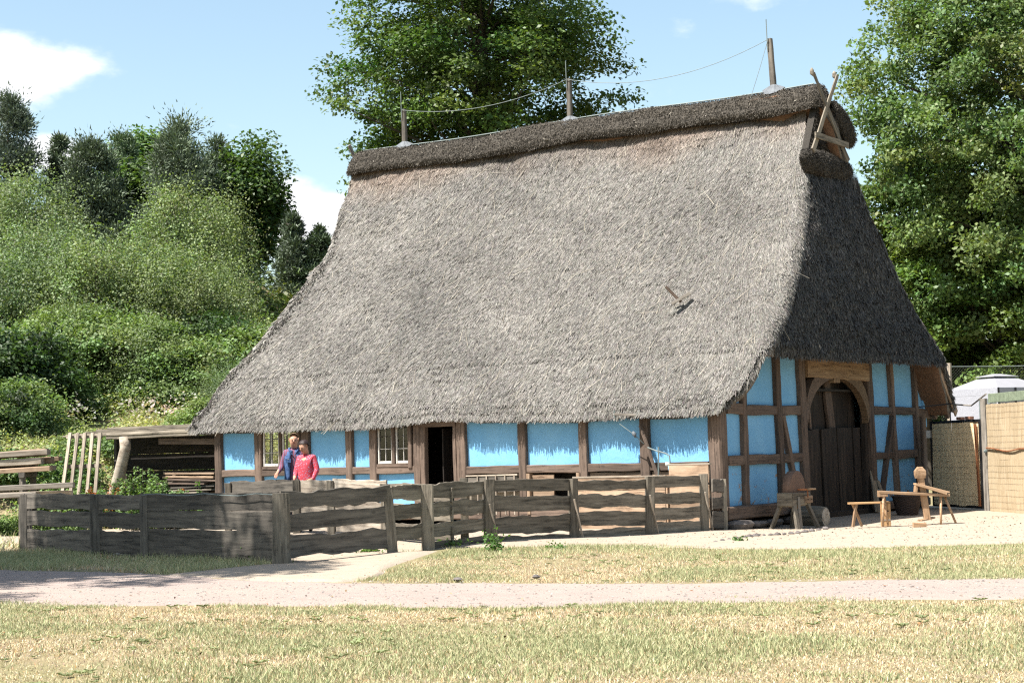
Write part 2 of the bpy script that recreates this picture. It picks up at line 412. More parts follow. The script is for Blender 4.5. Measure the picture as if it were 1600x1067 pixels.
yd_lo = lambda x: np.interp(x, [-40, -13, -9.3, -5, -1.3, -1.0, 0.2, 2.1, 5.5, 7.6, 11, 40], [-7, -7.1, -9.2, -10.2, -11.1, -8.7, -7.4, -6.3, -6.2, -4.5, -1.5, 12])
yd_hi = lambda x: np.interp(x, [-40, -16, -13.5, 0, 12, 40], [-3.6, -3.0, 10, 13, 14, 24])
strip('yard', np.linspace(-40, 40, 560), yd_lo, yd_hi, M_SAND, 60, .16, .022, 22)
sp_a = [(-1.35, -11.45), (-.9, -11.6), (0, -10.9), (.5, -9.2)]
def sandpatch():
    xs = np.linspace(-1.5, 2.0, 60)
    lo = lambda x: pth_hi(x)-.25
    hi = lambda x: np.interp(x, [-1.5, -1.2, -.9, -.55, 0, .9, 2.0], [-11.5, -11.2, -8.6, -8.2, -9.4, -11.2, -13.0])
    strip('bare_sand_patch', xs, lo, hi, M_SAND, 24, .10, .030, 23)
sandpatch()

# ------------------------------------------------------------------ blades of grass
def in_bare(x, y):
    e = .20*n_edge(x, y)+.10*n_fine(x*2, y*2)+np.abs(rng.normal(0, .10, len(x)))*(1 if True else 0)
    path = (y > pth_lo(x)+e) & (y < pth_hi(x)-e)
    yard = (y > yd_lo(x)+e) & (y < yd_hi(x))
    sp = (x > -1.3) & (x < 2.0) & (y < np.interp(x, [-1.5, -.9, -.55, 0, .9, 2.0], [-11.3, -8.6, -8.2, -9.4, -11.2, -13.0])+e) & (y > -14)
    return path | yard | sp
def blades(name, x0, x1, y0, y1, n, hmin, hmax, green=0., w=.0055, dens=None):
    x = rng.uniform(x0, x1, n); y = rng.uniform(y0, y1, n)
    k = ~in_bare(x, y)
    d = .86+.25*n_edge(x*.9+7, y*.9)
    dx, dy = x-CC[0], y-CC[1]; dep = dx*_f[0]+dy*_f[1]; lat = dx*_r0[0]+dy*_r0[1]
    k &= (dep > 9.5) & (np.abs(lat) < dep*.285+2.0)
    k &= rng.uniform(0, 1, n) < d
    if dens is not None: k &= rng.uniform(0, 1, n) < dens(x, y)
    x, y = x[k], y[k]; n = len(x)
    z = hz(x, y)
    g = np.clip(n_patch(x*1.3, y*1.3)*.30+.22*n_edge(x, y)+.2*n_fine(x, y)+green, -1, 1)
    isg = rng.uniform(-.75, .85, n) < g-.30
    h = rng.uniform(hmin, hmax, n)*(1+.5*isg)*(1+.22*np.clip(n_edge(x+30, y), -1, 1.5))
    a = rng.uniform(0, 2*math.pi, n); ww = w*rng.uniform(.6, 1.5, n)
    lean = np.abs(rng.normal(0, .75, n))*h; la = rng.uniform(0, 2*math.pi, n)
    flat_ = (rng.uniform(0, 1, n) < .72) & ~isg
    lean[flat_] *= 2.2; h[flat_] *= .22
    V = np.zeros((n, 3, 3)); V[:, 0] = np.stack([x-ww*np.cos(a), y-ww*np.sin(a), z-.004], -1)
    V[:, 1] = np.stack([x+ww*np.cos(a), y+ww*np.sin(a), z-.004], -1)
    V[:, 2] = np.stack([x+lean*np.cos(la), y+lean*np.sin(la), z+h], -1)
    straw = np.array([.60, .50, .335]); grn = np.array([.20, .25, .115]); og = np.array([.46, .42, .25])
    c = np.where(isg[:, None], grn+(og-grn)*rng.uniform(0, 1, (n, 1)), straw*rng.uniform(.42, 1.25, (n, 1))*np.array([1, 1, 1])*np.where(rng.uniform(0, 1, (n, 1)) < .12, [[1.0, .78, .62]], [[1, 1, 1]])+rng.normal(0, .02, (n, 3)))
    c = np.clip(np.repeat(c[:, None], 3, 1), .02, .9)
    o = add(name, newmesh(name, V, np.arange(3*n).reshape(-1, 3), M_GRASS, c.reshape(-1, 3))); o['kind'] = 'stuff'; return o
blades('meadow_grass', 0, 17.5, -26, -10.5, 1500000, .008, .034, -.10)
blades('verge_grass', -1.5, 16, -14.5, -2.5, 460000, .012, .045, .02)
blades('fence_side_grass', -16, -.9, -13.8, -9.0, 130000, .02, .085, .22, .007)
blades('far_grass', -40, -9, -14, 4, 60000, .06, .22, .5, .012)

def litter(name, n, x0, x1, y0, y1, size, cols):
    x = rng.uniform(x0, x1, n); y = rng.uniform(y0, y1, n); z = hz(x, y)+.028
    k = ~((x < .6) & (y > -.6)); x, y, z = x[k], y[k], z[k]; n = len(x)
    t = rng.normal(0, 1, (n, 3)); t[:, 2] *= .35; t /= np.linalg.norm(t, axis=1, keepdims=True); b = np.cross(t, rng.normal(0, .25, (n, 3))+np.array([0, 0, 1])); b /= np.linalg.norm(b, axis=1, keepdims=True)
    s_ = size*rng.uniform(.5, 1.4, (n, 1)); P = np.stack([x, y, z], -1); V = np.zeros((n, 4, 3)); V[:, 0] = P-t*s_; V[:, 1] = P+b*s_*.5+[0, 0, .006]; V[:, 2] = P+t*s_; V[:, 3] = P-b*s_*.5+[0, 0, .006]
    c = np.array(cols)[rng.integers(0, len(cols), n)]*rng.uniform(.7, 1.2, (n, 1))
    o = add(name, newmesh(name, V.reshape(-1, 3), np.arange(4*n).reshape(-1, 4), M_PEB, np.repeat(c[:, None], 4, 1).reshape(-1, 3))); o['kind'] = 'stuff'
def rosettes(name, n, x0, x1, y0, y1):
    x = rng.uniform(x0, x1, n); y = rng.uniform(y0, y1, n); k = (n_patch(x+3, y) > -.3) & ~in_bare(x, y); x, y = x[k], y[k]; V = []; C_ = []
    for a_, b_ in zip(x, y):
        z = float(hz(a_, b_))+.012; m = rng.integers(5, 11); R0 = rng.uniform(.03, .075); c = np.array([.17, .20, .095])*rng.uniform(.7, 1.4)
        for i in range(m):
            a = 6.283*i/m+rng.uniform(-.3, .3); d = np.array([math.cos(a), math.sin(a), 0]); s_ = np.array([-d[1], d[0], 0]); L_ = R0*rng.uniform(.6, 1.3); p = np.array([a_, b_, z])
            V += [p, p+d*L_*.6+s_*L_*.2+[0, 0, L_*.35], p+d*L_+[0, 0, L_*.25], p+d*L_*.6-s_*L_*.2+[0, 0, L_*.35]]; C_ += [c]*4
    o = add(name, newmesh(name, np.array(V), np.arange(len(V)).reshape(-1, 4), M_GRASS, np.array(C_))); o['kind'] = 'stuff'
def pebbles(name, n, xr, mat_c, smin, smax, fn):
    x, y = fn(n); n = len(x); z = hz(x, y)+.018
    s = smin+(smax-smin)*rng.uniform(0, 1, n)**3
    base = np.array([[1, 0, 0], [0, 1, 0], [-1, 0, 0], [0, -1, 0], [0, 0, .7]], float)
    a = rng.uniform(0, 6.28, n); ca, sa = np.cos(a), np.sin(a)
    V = np.zeros((n, 5, 3)); j = rng.uniform(.6, 1.3, (n, 5))
    for i in range(5):
        bx, by, bz = base[i]; V[:, i, 0] = x+s*j[:, i]*(bx*ca-by*sa); V[:, i, 1] = y+s*j[:, i]*(bx*sa+by*ca)*.8; V[:, i, 2] = z+s*bz*j[:, i]*.8
    f = np.array([[0, 1, 4], [1, 2, 4], [2, 3, 4], [3, 0, 4]]); F = (f[None]+5*np.arange(n)[:, None, None]).reshape(-1, 3)
    c = np.array(mat_c)*rng.uniform(.45, 1.25, (n, 1)); c = np.repeat(c[:, None], 5, 1).reshape(-1, 3)
    o = add(name, newmesh(name, V, F, M_PEB, c)); o['kind'] = 'stuff'
def on_path(n):
    x = rng.uniform(-9, 14, n); t = rng.uniform(.02, .98, n); return x, pth_lo(x)*(1-t)+pth_hi(x)*t
litter('fallen_leaves', 900, -3, 16, -24, -3, .018, [(.30, .14, .06), (.22, .15, .08), (.36, .27, .12), (.12, .07, .04)])
litter('wood_chips', 700, .5, 7, -3.5, 5, .022, [(.42, .33, .22), (.26, .19, .12), (.15, .11, .08)])
rosettes('lawn_weeds', 900, 1, 16, -24, -8)
pebbles('path_gravel', 8000, None, (.34, .30, .275), .005, .024, on_path)
def on_yard(n):
    x = rng.uniform(-2, 10, n); y = rng.uniform(-8, 4, n); k = in_bare(x, y) & ~((x < 0) & (y > 0)); return x[k], y[k]
pebbles('yard_gravel', 5000, None, (.34, .27, .21), .006, .032, on_yard)

# ------------------------------------------------------------------ THE HOUSE
house = thing('thatched_farmhouse', 'long blue half-timbered farmhouse under a huge grey thatched roof', 'house', (0, 0, 0))
PZ = np.array([2.34, 2.6, 3.6, 4.45, 5.3, 6.2, 7.1, 8.3, 9.3]); PY = np.array([-.23, -.11, .62, 1.4, 2.2, 3.02, 3.8, 4.6, 5.1])
def Yp(z): return np.interp(z, PZ, PY)
def XR(z): return np.interp(z, [2.34, 2.8, 3.3, 3.69, 4.35, 5.48, 6.22, 6.98, 8.05, 8.75, 9.3], [.22, .60, .72, .74, .66, .46, .28, .09, -.07, -.18, -.2])
def XB(z): return np.interp(z, [2.34, 3.5, 4.43, 5.29, 6.27, 7.35, 8.54, 9.3], [.60, .76, .58, .47, .36, .30, .32, .15])
def XL(z): return np.interp(z, [2.34, 2.55, 2.82, 3.59, 4.4, 5.2, 6.0, 6.87, 7.67, 8.84, 9.3], [-14.42, -14.44, -14.27, -14.02, -13.76, -13.66, -13.56, -13.46, -13.46, -13.52, -13.5])
def roof_mesh():
    zs = np.concatenate([np.linspace(2.34, 3.5, 12), np.linspace(3.6, 7.3, 34), np.linspace(7.45, 9.3, 16)])
    nf, nc, nh = 90, 9, 34
    rows = []; part = None
    rr = Fbm(31, 1.1, 4); r2 = Fbm(32, 5., 3)
    for z in zs:
        y0 = float(Yp(z)); y1 = 10.2-y0; xr = float(XR(z)); xb = float(XB(z)); xl = float(XL(z))
        rc = .12+.26*float(sstep(3.5, 4.4, z)*(1-sstep(6.6, 7.4, z)))
        P = []; T = []
        for t in np.linspace(0, 1, nf): P.append((xl+rc+(xr-rc-xl-rc)*t, y0)); T.append(0)
        for a in np.linspace(0, math.pi/2, nc)[1:]: P.append((xr-rc+rc*math.sin(a), y0+rc-rc*math.cos(a))); T.append(1)
        for t in np.linspace(0, 1, nh)[1:]: P.append((xr+(xb-xr)*t, y0+rc+(y1-y0-2*rc)*t)); T.append(2)
        for a in np.linspace(0, math.pi/2, nc)[1:]: P.append((xb-rc+rc*math.cos(a), y1-rc+rc*math.sin(a))); T.append(3)
        for t in np.linspace(0, 1, nf)[1:]: P.append((xb-rc+(xl+rc-xb+rc)*t, y1)); T.append(4)
        for a in np.linspace(0, math.pi/2, nc)[1:]: P.append((xl+rc-rc*math.sin(a), y1-rc+rc*math.cos(a))); T.append(5)
        for t in np.linspace(0, 1, nh)[1:-1]: P.append((xl, y1-rc+(y0-y1+2*rc)*t)); T.append(6)
        for a in np.linspace(0, math.pi/2, nc)[:-1]: P.append((xl+rc-rc*math.cos(a), y0+rc-rc*math.sin(a))); T.append(7)
        rows.append([(px, py, z) for px, py in P]); part = T
    A = np.array(rows); n = A.shape[1]; T = np.array(part)
    # undulation
    un = .045*rr(A[..., 0]*1.0+A[..., 1]*.7, A[..., 2]*1.2)+.014*r2(A[..., 0]+A[..., 1], A[..., 2])
    out = np.zeros_like(A); cx = np.clip(A[..., 0], -12.5, -.9)
    nrm = np.stack([A[..., 0]-cx, (A[..., 1]-5.1), 0*cx], -1); nrm /= np.maximum(np.linalg.norm(nrm, axis=-1, keepdims=True), 1e-6)
    A = A+nrm*un[..., None]
    # eave line gently wavy
    ex = A[0, :, 0]
    wz = .018*np.sin(ex*.9+1)+.012*np.sin(ex*2.3)+.05*np.exp(-((ex+6.6)/.9)**2)*1.6
    fade = np.clip((3.2-A[..., 2])/.86, 0, 1)
    A[..., 2] += fade*wz[None, :]
    F = []; kindf = []
    for i in range(len(zs)-1):
        zm = (zs[i]+zs[i+1])/2
        for k in range(n):
            k2 = (k+1) % n; t = T[k2] if k2 else 7
            hipside = T[k] in (1, 2, 3, 5, 6, 7) and T[k2] in (1, 2, 3, 5, 6, 7)
            if hipside:
                right = T[k] in (1, 2, 3)
                if zm < 3.5 or zm > 7.4: 
                    continue
            F.append((i*n+k, i*n+k2, (i+1)*n+k2, (i+1)*n+k)); kindf.append(T[k])
    return A.reshape(-1, 3), np.array(F), np.array(kindf)
RV, RF, RK = roof_mesh()
# drop unused verts are harmless
me = newmesh('thatch_roof', RV, RF, [M_THATCH, M_UNDER], smooth=True)
roof = add('thatch_roof', me, house)
so = roof.modifiers.new('thickness', 'SOLIDIFY'); so.thickness = .30; so.offset = -1; so.material_offset = 1; so.material_offset_rim = 0; so.use_even_offset = False

def outward(V, F, c):
    a = V[F]; n = np.cross(a[:, 1]-a[:, 0], a[:, 2]-a[:, 0]); d = a.mean(1)-c(a.mean(1)); return F if (n*d).sum() > 0 else F[:, ::-1]
def tufts(name, n, sel, lmin, lmax, wmin, wmax, lift, skew, colf, mat, parent, seed, V=RV, F=RF, sub=.0):
    g = np.random.default_rng(seed); Q = V[F[sel]]
    e1 = Q[:, 1]-Q[:, 0]; e2 = Q[:, 3]-Q[:, 0]; nn = np.cross(e1, e2); ar = np.linalg.norm(nn, axis=1)
    f = g.choice(len(Q), n, p=ar/ar.sum()); q = Q[f]; u = g.uniform(0, 1, (n, 1)); v = g.uniform(0, 1, (n, 1))
    p = q[:, 0]*(1-u)*(1-v)+q[:, 1]*u*(1-v)+q[:, 2]*u*v+q[:, 3]*(1-u)*v
    N = nn[f]/ar[f][:, None]
    d = np.array([0, 0, -1.])-N*(-N[:, 2:3]); d /= np.linalg.norm(d, axis=1, keepdims=True)
    s = np.cross(N, d); a = (g.normal(skew[0], skew[1], n)+(skew[2](p) if len(skew) > 2 else 0))[:, None]
    d2 = d*np.cos(a)+s*np.sin(a); s2 = -d*np.sin(a)+s*np.cos(a)
    Ln = g.uniform(lmin, lmax, (n, 1)); w = g.uniform(wmin, wmax, (n, 1)); tw = g.normal(0, .42, (n, 1))
    sv = s2*np.cos(tw)+N*np.sin(tw); lf = g.uniform(.3, 1, (n, 1))*lift
    T = np.zeros((n, 3, 3)); T[:, 0] = p-d2*Ln*.5+N*sub; e = p+d2*Ln*.5+N*lf
    T[:, 1] = e-sv*w/2; T[:, 2] = e+sv*w/2
    c = colf(p, g, n); c = np.repeat(c[:, None], 3, 1).reshape(-1, 3)
    o = add(name, newmesh(name, T, np.arange(3*n).reshape(-1, 3), mat, np.clip(c, .01, .95)), parent); o['kind'] = 'stuff'
    return o
rt = Fbm(44, .8, 4); rt2 = Fbm(45, 3, 3)
def reedcol(p, g, n):
    b = g.choice([.13, .20, .28, .38], n, p=[.22, .32, .32, .14])*g.uniform(.85, 1.15, n)
    b = b*(1+.10*rt(p[:, 0], p[:, 2]*1.4)+.06*rt2(p[:, 0], p[:, 2]))
    c = b[:, None]*np.array([1.0, .94, .85])+g.normal(0, .008, (n, 3))
    top = np.clip((p[:, 2]-8.15+.35*rt(p[:, 0], p[:, 1]))/.9, 0, 1)[:, None]*.65
    return c*(1-top)+top*b[:, None]*np.array([1.15, .78, .56])
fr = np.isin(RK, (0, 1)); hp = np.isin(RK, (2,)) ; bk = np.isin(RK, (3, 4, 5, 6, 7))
tufts('reed_stalks', 700000, fr, .14, .40, .007, .0145, .022, (0, .11, lambda p: np.interp(p[:, 0], [-14, -1.5, 0], [-.38, -.06, .12])+.10*rt2(p[:, 0]*.35, p[:, 2]*.35)+.12*rt(p[:, 0]*.5+3, p[:, 2]*.6)), reedcol, M_REED, roof, 1)
tufts('hip_reed_stalks', 140000, hp, .16, .44, .009, .020, .050, (0, .10), lambda p, g, n: reedcol(p, g, n)*g.choice([.16, .34, .62], (n, 1), p=[.4, .42, .18]), M_REED, roof, 2)  # hip stalks darkened in colour to deepen the gable-end shade
tufts('back_reed_stalks', 50000, bk, .15, .4, .02, .05, .045, (0, .3), reedcol, M_REED, roof, 3)
tufts('loose_straws', 800, fr, .3, .9, .007, .012, .05, (-.35, .5), lambda p, g, n: np.tile([[.50, .45, .36]], (n, 1))*g.uniform(.7, 1.15, (n, 1)), M_REED, roof, 4, sub=.03)
# the butts hanging along the eaves and the verge edges
def fringe(name, line, n, down, out, lmin, lmax, seed, colm=1.0):
    g = np.random.default_rng(seed); line = np.asarray(line, float); seg = np.linalg.norm(np.diff(line, axis=0), axis=1); cum = np.concatenate([[0], np.cumsum(seg)])
    t = g.uniform(0, cum[-1], n); p = np.stack([np.interp(t, cum, line[:, i]) for i in range(3)], -1)
    p += g.normal(0, 1, (n, 3))*np.array([.02, .02, .02]) - np.array(out)*g.uniform(0, .24, (n, 1))
    d = np.array(down)+g.normal(0, .22, (n, 3)); d /= np.linalg.norm(d, axis=1, keepdims=True)
    L_ = (lmin+(lmax-lmin)*g.uniform(0, 1, n)**2.2)[:, None]; w = g.uniform(.008, .022, (n, 1))
    s = np.cross(d, g.normal(0, 1, (n, 3))); s /= np.linalg.norm(s, axis=1, keepdims=True)
    T = np.zeros((n, 3, 3)); T[:, 0] = p+d*L_; T[:, 1] = p-d*.05-s*w; T[:, 2] = p-d*.05+s*w
    c = np.repeat((reedcol(p, g, n)*colm)[:, None], 3, 1).reshape(-1, 3)
    o = add(name, newmesh(name, T, np.arange(3*n).reshape(-1, 3), M_REED, np.clip(c, .01, .9)), roof); o['kind'] = 'stuff'
n_row = 0
nring = int((RF.max()+1)//62)
A0 = RV.reshape(62, -1, 3)
nf = 90
fringe('eave_fringe', A0[0, :nf]+np.array([0, .02, 0]), 42000, (0, -.12, -1.0), (0, -.7, .3), .01, .09, 51)
vr = np.array([A0[i, nf+6] for i in range(0, 13)]); fringe('verge_fringe', vr, 5000, (.3, -.25, -.9), (1, 0, .2), .04, .14, 52)
hl = A0[12, nf+6:nf+8+34+6]; fringe('hip_fringe', hl, 16000, (.15, 0, -1), (.8, 0, .3), .04, .13, 53)
vb = np.array([A0[i, nf+8+33+2] for i in range(0, 13)]); fringe('back_verge_fringe', vb, 4000, (.3, .25, -.9), (1, 0, .2), .04, .14, 54)
vl = np.array([A0[i, 0] for i in range(0, 50)]); fringe('left_verge_fringe', vl, 6000, (-.3, -.3, -.9), (-1, 0, .1), .03, .10, 55)

# heather ridge cap
def ridge_cap():
    xs = np.linspace(-13.62, .12, 150); prof = []
    for a in np.linspace(-1, 1, 17):
        t = abs(a); s = 1 if a > 0 else -1
        y = s*(.10+.34*t**.9) if t > .02 else 0; z = 9.50-.47*t**1.7
        prof.append((y, z))
    prof += [(.40, 8.94), (.25, 8.97), (-.25, 8.97), (-.40, 8.94)]
    nn = Fbm(61, 2.2, 4); V = []; n = len(prof)
    for x in xs:
        e = min(1, (x-xs[0])/.3+.2, (xs[-1]-x)/.2+.1)
        for k, (y, z) in enumerate(prof):
            d = .05*float(nn(x, k*.6)); sag = .03*math.sin(x*.8)
            V.append((x, 5.1+y*(1+d)*(.35+.65*e), 8.9+(z-8.9)*(.35+.65*e)+d*.5+sag))
    F = []
    for i in range(len(xs)-1):
        for k in range(n):
            k2 = (k+1) % n; F.append((i*n+k, i*n+n+k, i*n+n+k2, i*n+k2))
    V = np.array(V); F = outward(V, np.array(F), lambda m: np.stack([m[:, 0], 5.1+0*m[:, 0], 8.9+0*m[:, 0]], -1))
    c = np.tile([[.075, .066, .054]], (len(V), 1))
    o = add('ridge_cap', newmesh('ridge_cap', V, F, M_HEATH, c, smooth=True), house)
    hc = lambda p, g, m: np.tile([[.095, .083, .068]], (m, 1))*g.uniform(.35, 1.9, (m, 1))
    tufts('heather_sprigs', 70000, np.ones(len(F), bool), .03, .10, .008, .02, .045, (0, 1.6), hc, M_HEATH, o, 7, V, F, -.012)
    st = lambda p, g, m: np.tile([[.55, .50, .42]], (m, 1))
    tufts('cap_straws', 260, np.ones(len(F), bool), .04, .08, .012, .02, .06, (0, 1.6), st, M_HEATH, o, 8, V, F, .02)
    return o
cap = ridge_cap()
def roll(name, p0, p1, r, squash, n, cn, seed):
    p0, p1 = np.array(p0, float), np.array(p1, float); V = []; F = []; m = 14; k = 14
    ax = (p1-p0)/np.linalg.norm(p1-p0); u = np.array([0, 0, 1.]); s = np.cross(ax, u)
    for i in range(m):
        t = i/(m-1); rr_ = r*(.02 if i in (0, m-1) else .35+.65*math.sin(math.pi*min(max(t*.86+.07, 0), 1))**.4)
        for j in range(k):
            a = 2*math.pi*j/k; V.append(p0+(p1-p0)*t+s*math.cos(a)*rr_*squash+u*math.sin(a)*rr_*(1+.1*math.sin(3*a+t*9)))
    for i in range(m-1):
        for j in range(k):
            j2 = (j+1) % k; F.append((i*k+j, i*k+j2, i*k+k+j2, i*k+k+j))
    V = np.array(V); F = outward(V, np.array(F), lambda m: np.array([0, 1, 0])*m+np.array([(p0[0]+p1[0])/2, 0, (p0[2]+p1[2])/2])); o = add(name, newmesh(name, V, F, M_HEATH, np.tile([[.05, .044, .038]], (len(V), 1)), smooth=True), house)
    hc = lambda p, g, mm: np.tile([[.07, .062, .052]], (mm, 1))*g.uniform(.4, 1.8, (mm, 1))
    tufts('heather_sprigs', n, np.ones(len(F), bool), .03, .09, .008, .02, .04, (0, 1.6), hc, M_HEATH, o, seed, V, F, -.005)
    return o
roll('gable_roll', (.06, 3.80, 7.72), (.12, 6.2, 7.60), .28, .5, 9000, 0, 71)
roll('ridge_end_roll', (.08, 5.35, 9.0), (.22, 6.05, 8.35), .29, .8, 5000, 0, 72)
sg = prism('thatch_peak', [(4.05, 7.3), (6.2, 7.3), (5.75, 8.1), (5.45, 8.7), (5.1, 9.3), (4.75, 8.7), (4.45, 8.1)], 0, -.22, -.06, M_HEATHD, house)
pv = np.array([[-.055, y, z] for z in np.linspace(7.35, 9.1, 12) for y in np.linspace(4.05+(z-7.3)*.5, 6.15-(z-7.3)*.5, 8)]); pf = np.array([[i*8+j, i*8+j+1, i*8+j+9, i*8+j+8] for i in range(11) for j in range(7)])
tufts('peak_heather', 5000, np.ones(len(pf), bool), .03, .09, .008, .02, .05, (0, 1.2), lambda p, g, m: np.tile([[.07, .062, .052]], (m, 1))*g.uniform(.4, 1.9, (m, 1)), M_HEATH, sg, 74, pv, pf, 0)
# crossed gable boards
beam('gable_board', (.26, 5.72, 7.85), (.16, 4.35, 9.62), .035, .14, M_FENCE, house, .006, up=(0, .7, .7), taper=.75)
beam('gable_board', (.20, 4.10, 7.9), (.21, 5.42, 9.72), .035, .14, M_FENCE, house, .006, up=(0, -.7, .7), taper=.75)
beam('gable_tie', (.25, 4.14, 8.24), (.30, 5.66, 8.18), .035, .13, M_FENCE, house, .006)
for yy, zz in ((4.33, 9.66), (5.44, 9.76)):
    tube('board_finial', [(.18, yy, zz-.10), (.13, yy, zz-.04), (.13, yy, zz+.03), (.13, yy, zz+.08)], [.03, .05, .045, .015], M_FENCE, house, 8)
beam('gable_board', (-13.62, 5.4, 9.2), (-13.66, 5.05, 9.78), .035, .12, M_POST, house, .006, up=(0, -1, 0))
# ridge posts with lightning rods
tops = []
for px, ztop, zr, lean in ((-11.83, 10.50, 10.95, .0), (-6.70, 10.58, 11.0, -.0), (-1.19, 10.72, 11.15, -.07)):
    p = beam('ridge_post', (px, 5.1, 9.3), (px+lean, 5.1, ztop), .12, .10, M_FENCED, house, .006, up=(0, -1, 0))
    tube('lightning_rod', [(px+lean-.02, 5.02, ztop-.25), (px+lean-.03, 5.02, zr)], .011, M_WIRE, p, 5)
    V = []; F = []
    for k in range(12):
        a = k/12*2*math.pi; V.append((px+.075*math.cos(a), 5.1+.07*math.sin(a), 9.66)); 
    for k in range(12):
        a = k/12*2*math.pi; V.append((px+(.27+.03*math.sin(k*2.3))*math.cos(a), 5.1+.25*math.sin(a), 9.60-.16*abs(math.sin(a))-.02))
    F = [(k, (k+1) % 12, (k+1) % 12+12, k+12) for k in range(12)]
    add('lead_flashing', pymesh('lead_flashing', V, [f[::-1] for f in F], M_LEAD), p)
    tops.append(Vector((px+lean, 5.02, ztop-.03)))
def sagline(a, b, sag, n=16):
    return [a.lerp(b, t/n)-Vector((0, 0, sag*4*(t/n)*(1-t/n))) for t in range(n+1)]
tube('lightning_wire', sagline(tops[0], tops[1], .30), .007, M_WIRE, house, 5)
tube('lightning_wire', sagline(tops[1], tops[2], .42), .007, M_WIRE, house, 5)
gr = onp(1160, 190, 1, 4.75); tube('down_wire', sagline(tops[2], Vector(gr), .06)[:], .006, M_WIRE, house, 4)
tube('ridge_strip', [(x, 5.08, 9.555+.03*math.sin(x*.8)) for x in np.linspace(-13.2, -.2, 30)], .016, M_WIRE, house, 5)
# forked stick stuck in the thatch
hk = thing('forked_stick', 'short forked stick poking out of the grey thatch', 'stick', (-1.62, 1.45, 4.72))
beam('prong', (-1.62, 1.42, 4.62), (-1.87, 1.22, 4.95), .05, .05, M_OAK, hk)
beam('shank', (-1.75, 1.25, 4.58), (-1.42, 1.45, 4.80), .09, .06, M_POST, hk)

# ---- timber frame, long front wall (y = 0)
def post(x, z0=.3, z1=2.62, w=.2, lean=0, m=None, y=-.005): return beam('timber_post', (x, y, z0), (x+lean, y, z1), .16, w, m or M_OAK, house, .010, up=(1, 0, 0))
def vpost(name, x, z0, z1, w, m=M_OAK, y=0, lean=0):   # width along X, thickness along Y
    return beam(name, (x, y, z0), (x+lean, y, z1), .15, w, m, house, .004, up=(1, 0, 0), ew=.009)
FX = [(-13.62, .22), (-12.31, .22), (-10.86, .24), (-9.53, .2), (-8.83, .2), (-7.56, .2), (-6.35, .24), (-4.73, .2), (-3.2, .2), (-1.72, .22)]
for i, (x, w) in enumerate(FX): vpost('timber_post', x, .3, 2.62, w, y=.02, lean=BG.uniform(-.03, .03))
beam('corner_post', (-.13, .13, .28), (-.15, .13, 2.62), .30, .30, M_OAK, house, .008, up=(0, 1, 0))
edges = [(x-w/2, x+w/2) for x, w in FX]+[(-.30, .0)]
def rail(x0, x1, z, h=.19, m=M_OAK, sag=0): return beam('timber_rail', (x0-.01, .03, z), (x1+.01, .03, z+sag), .13, h, m, house, .004, ew=.012)
def panel(x0, x1, z0, z1): return box('infill_panel', (x0-.02, .045, z0), (x1+.02, .13, z1), M_BLUE, house)
for i in range(len(FX)):
    a, b = edges[i][1], edges[i+1][0]
    if i == 5:   # stable door bay
        continue
    win = i in (1, 4)
    zr = 1.30 if i < 5 else 1.26
    rail(a, b, zr-.02, .17)
    if not win: panel(a, b, zr+.06, 2.62)
    if i < 6: panel(a, b, .40, zr-.10)
    elif i == 6:
        for k in range(4): beam('wall_board', (a, .05, .50+.185*k), (b, .05, .50+.185*k), .05, .18, M_FENCE, house, .003)
beam('sill_beam', (-13.75, .04, .30), (-.05, .04, .30), .2, .22, M_OAK, house, .01)
beam('top_plate', (-13.7, .13, 2.58), (.0, .13, 2.58), .12, .14, M_OAK, house, .01)
box('left_end_beam', (-14.35, -.02, 2.28), (-13.6, .2, 2.42), M_OAK, house)
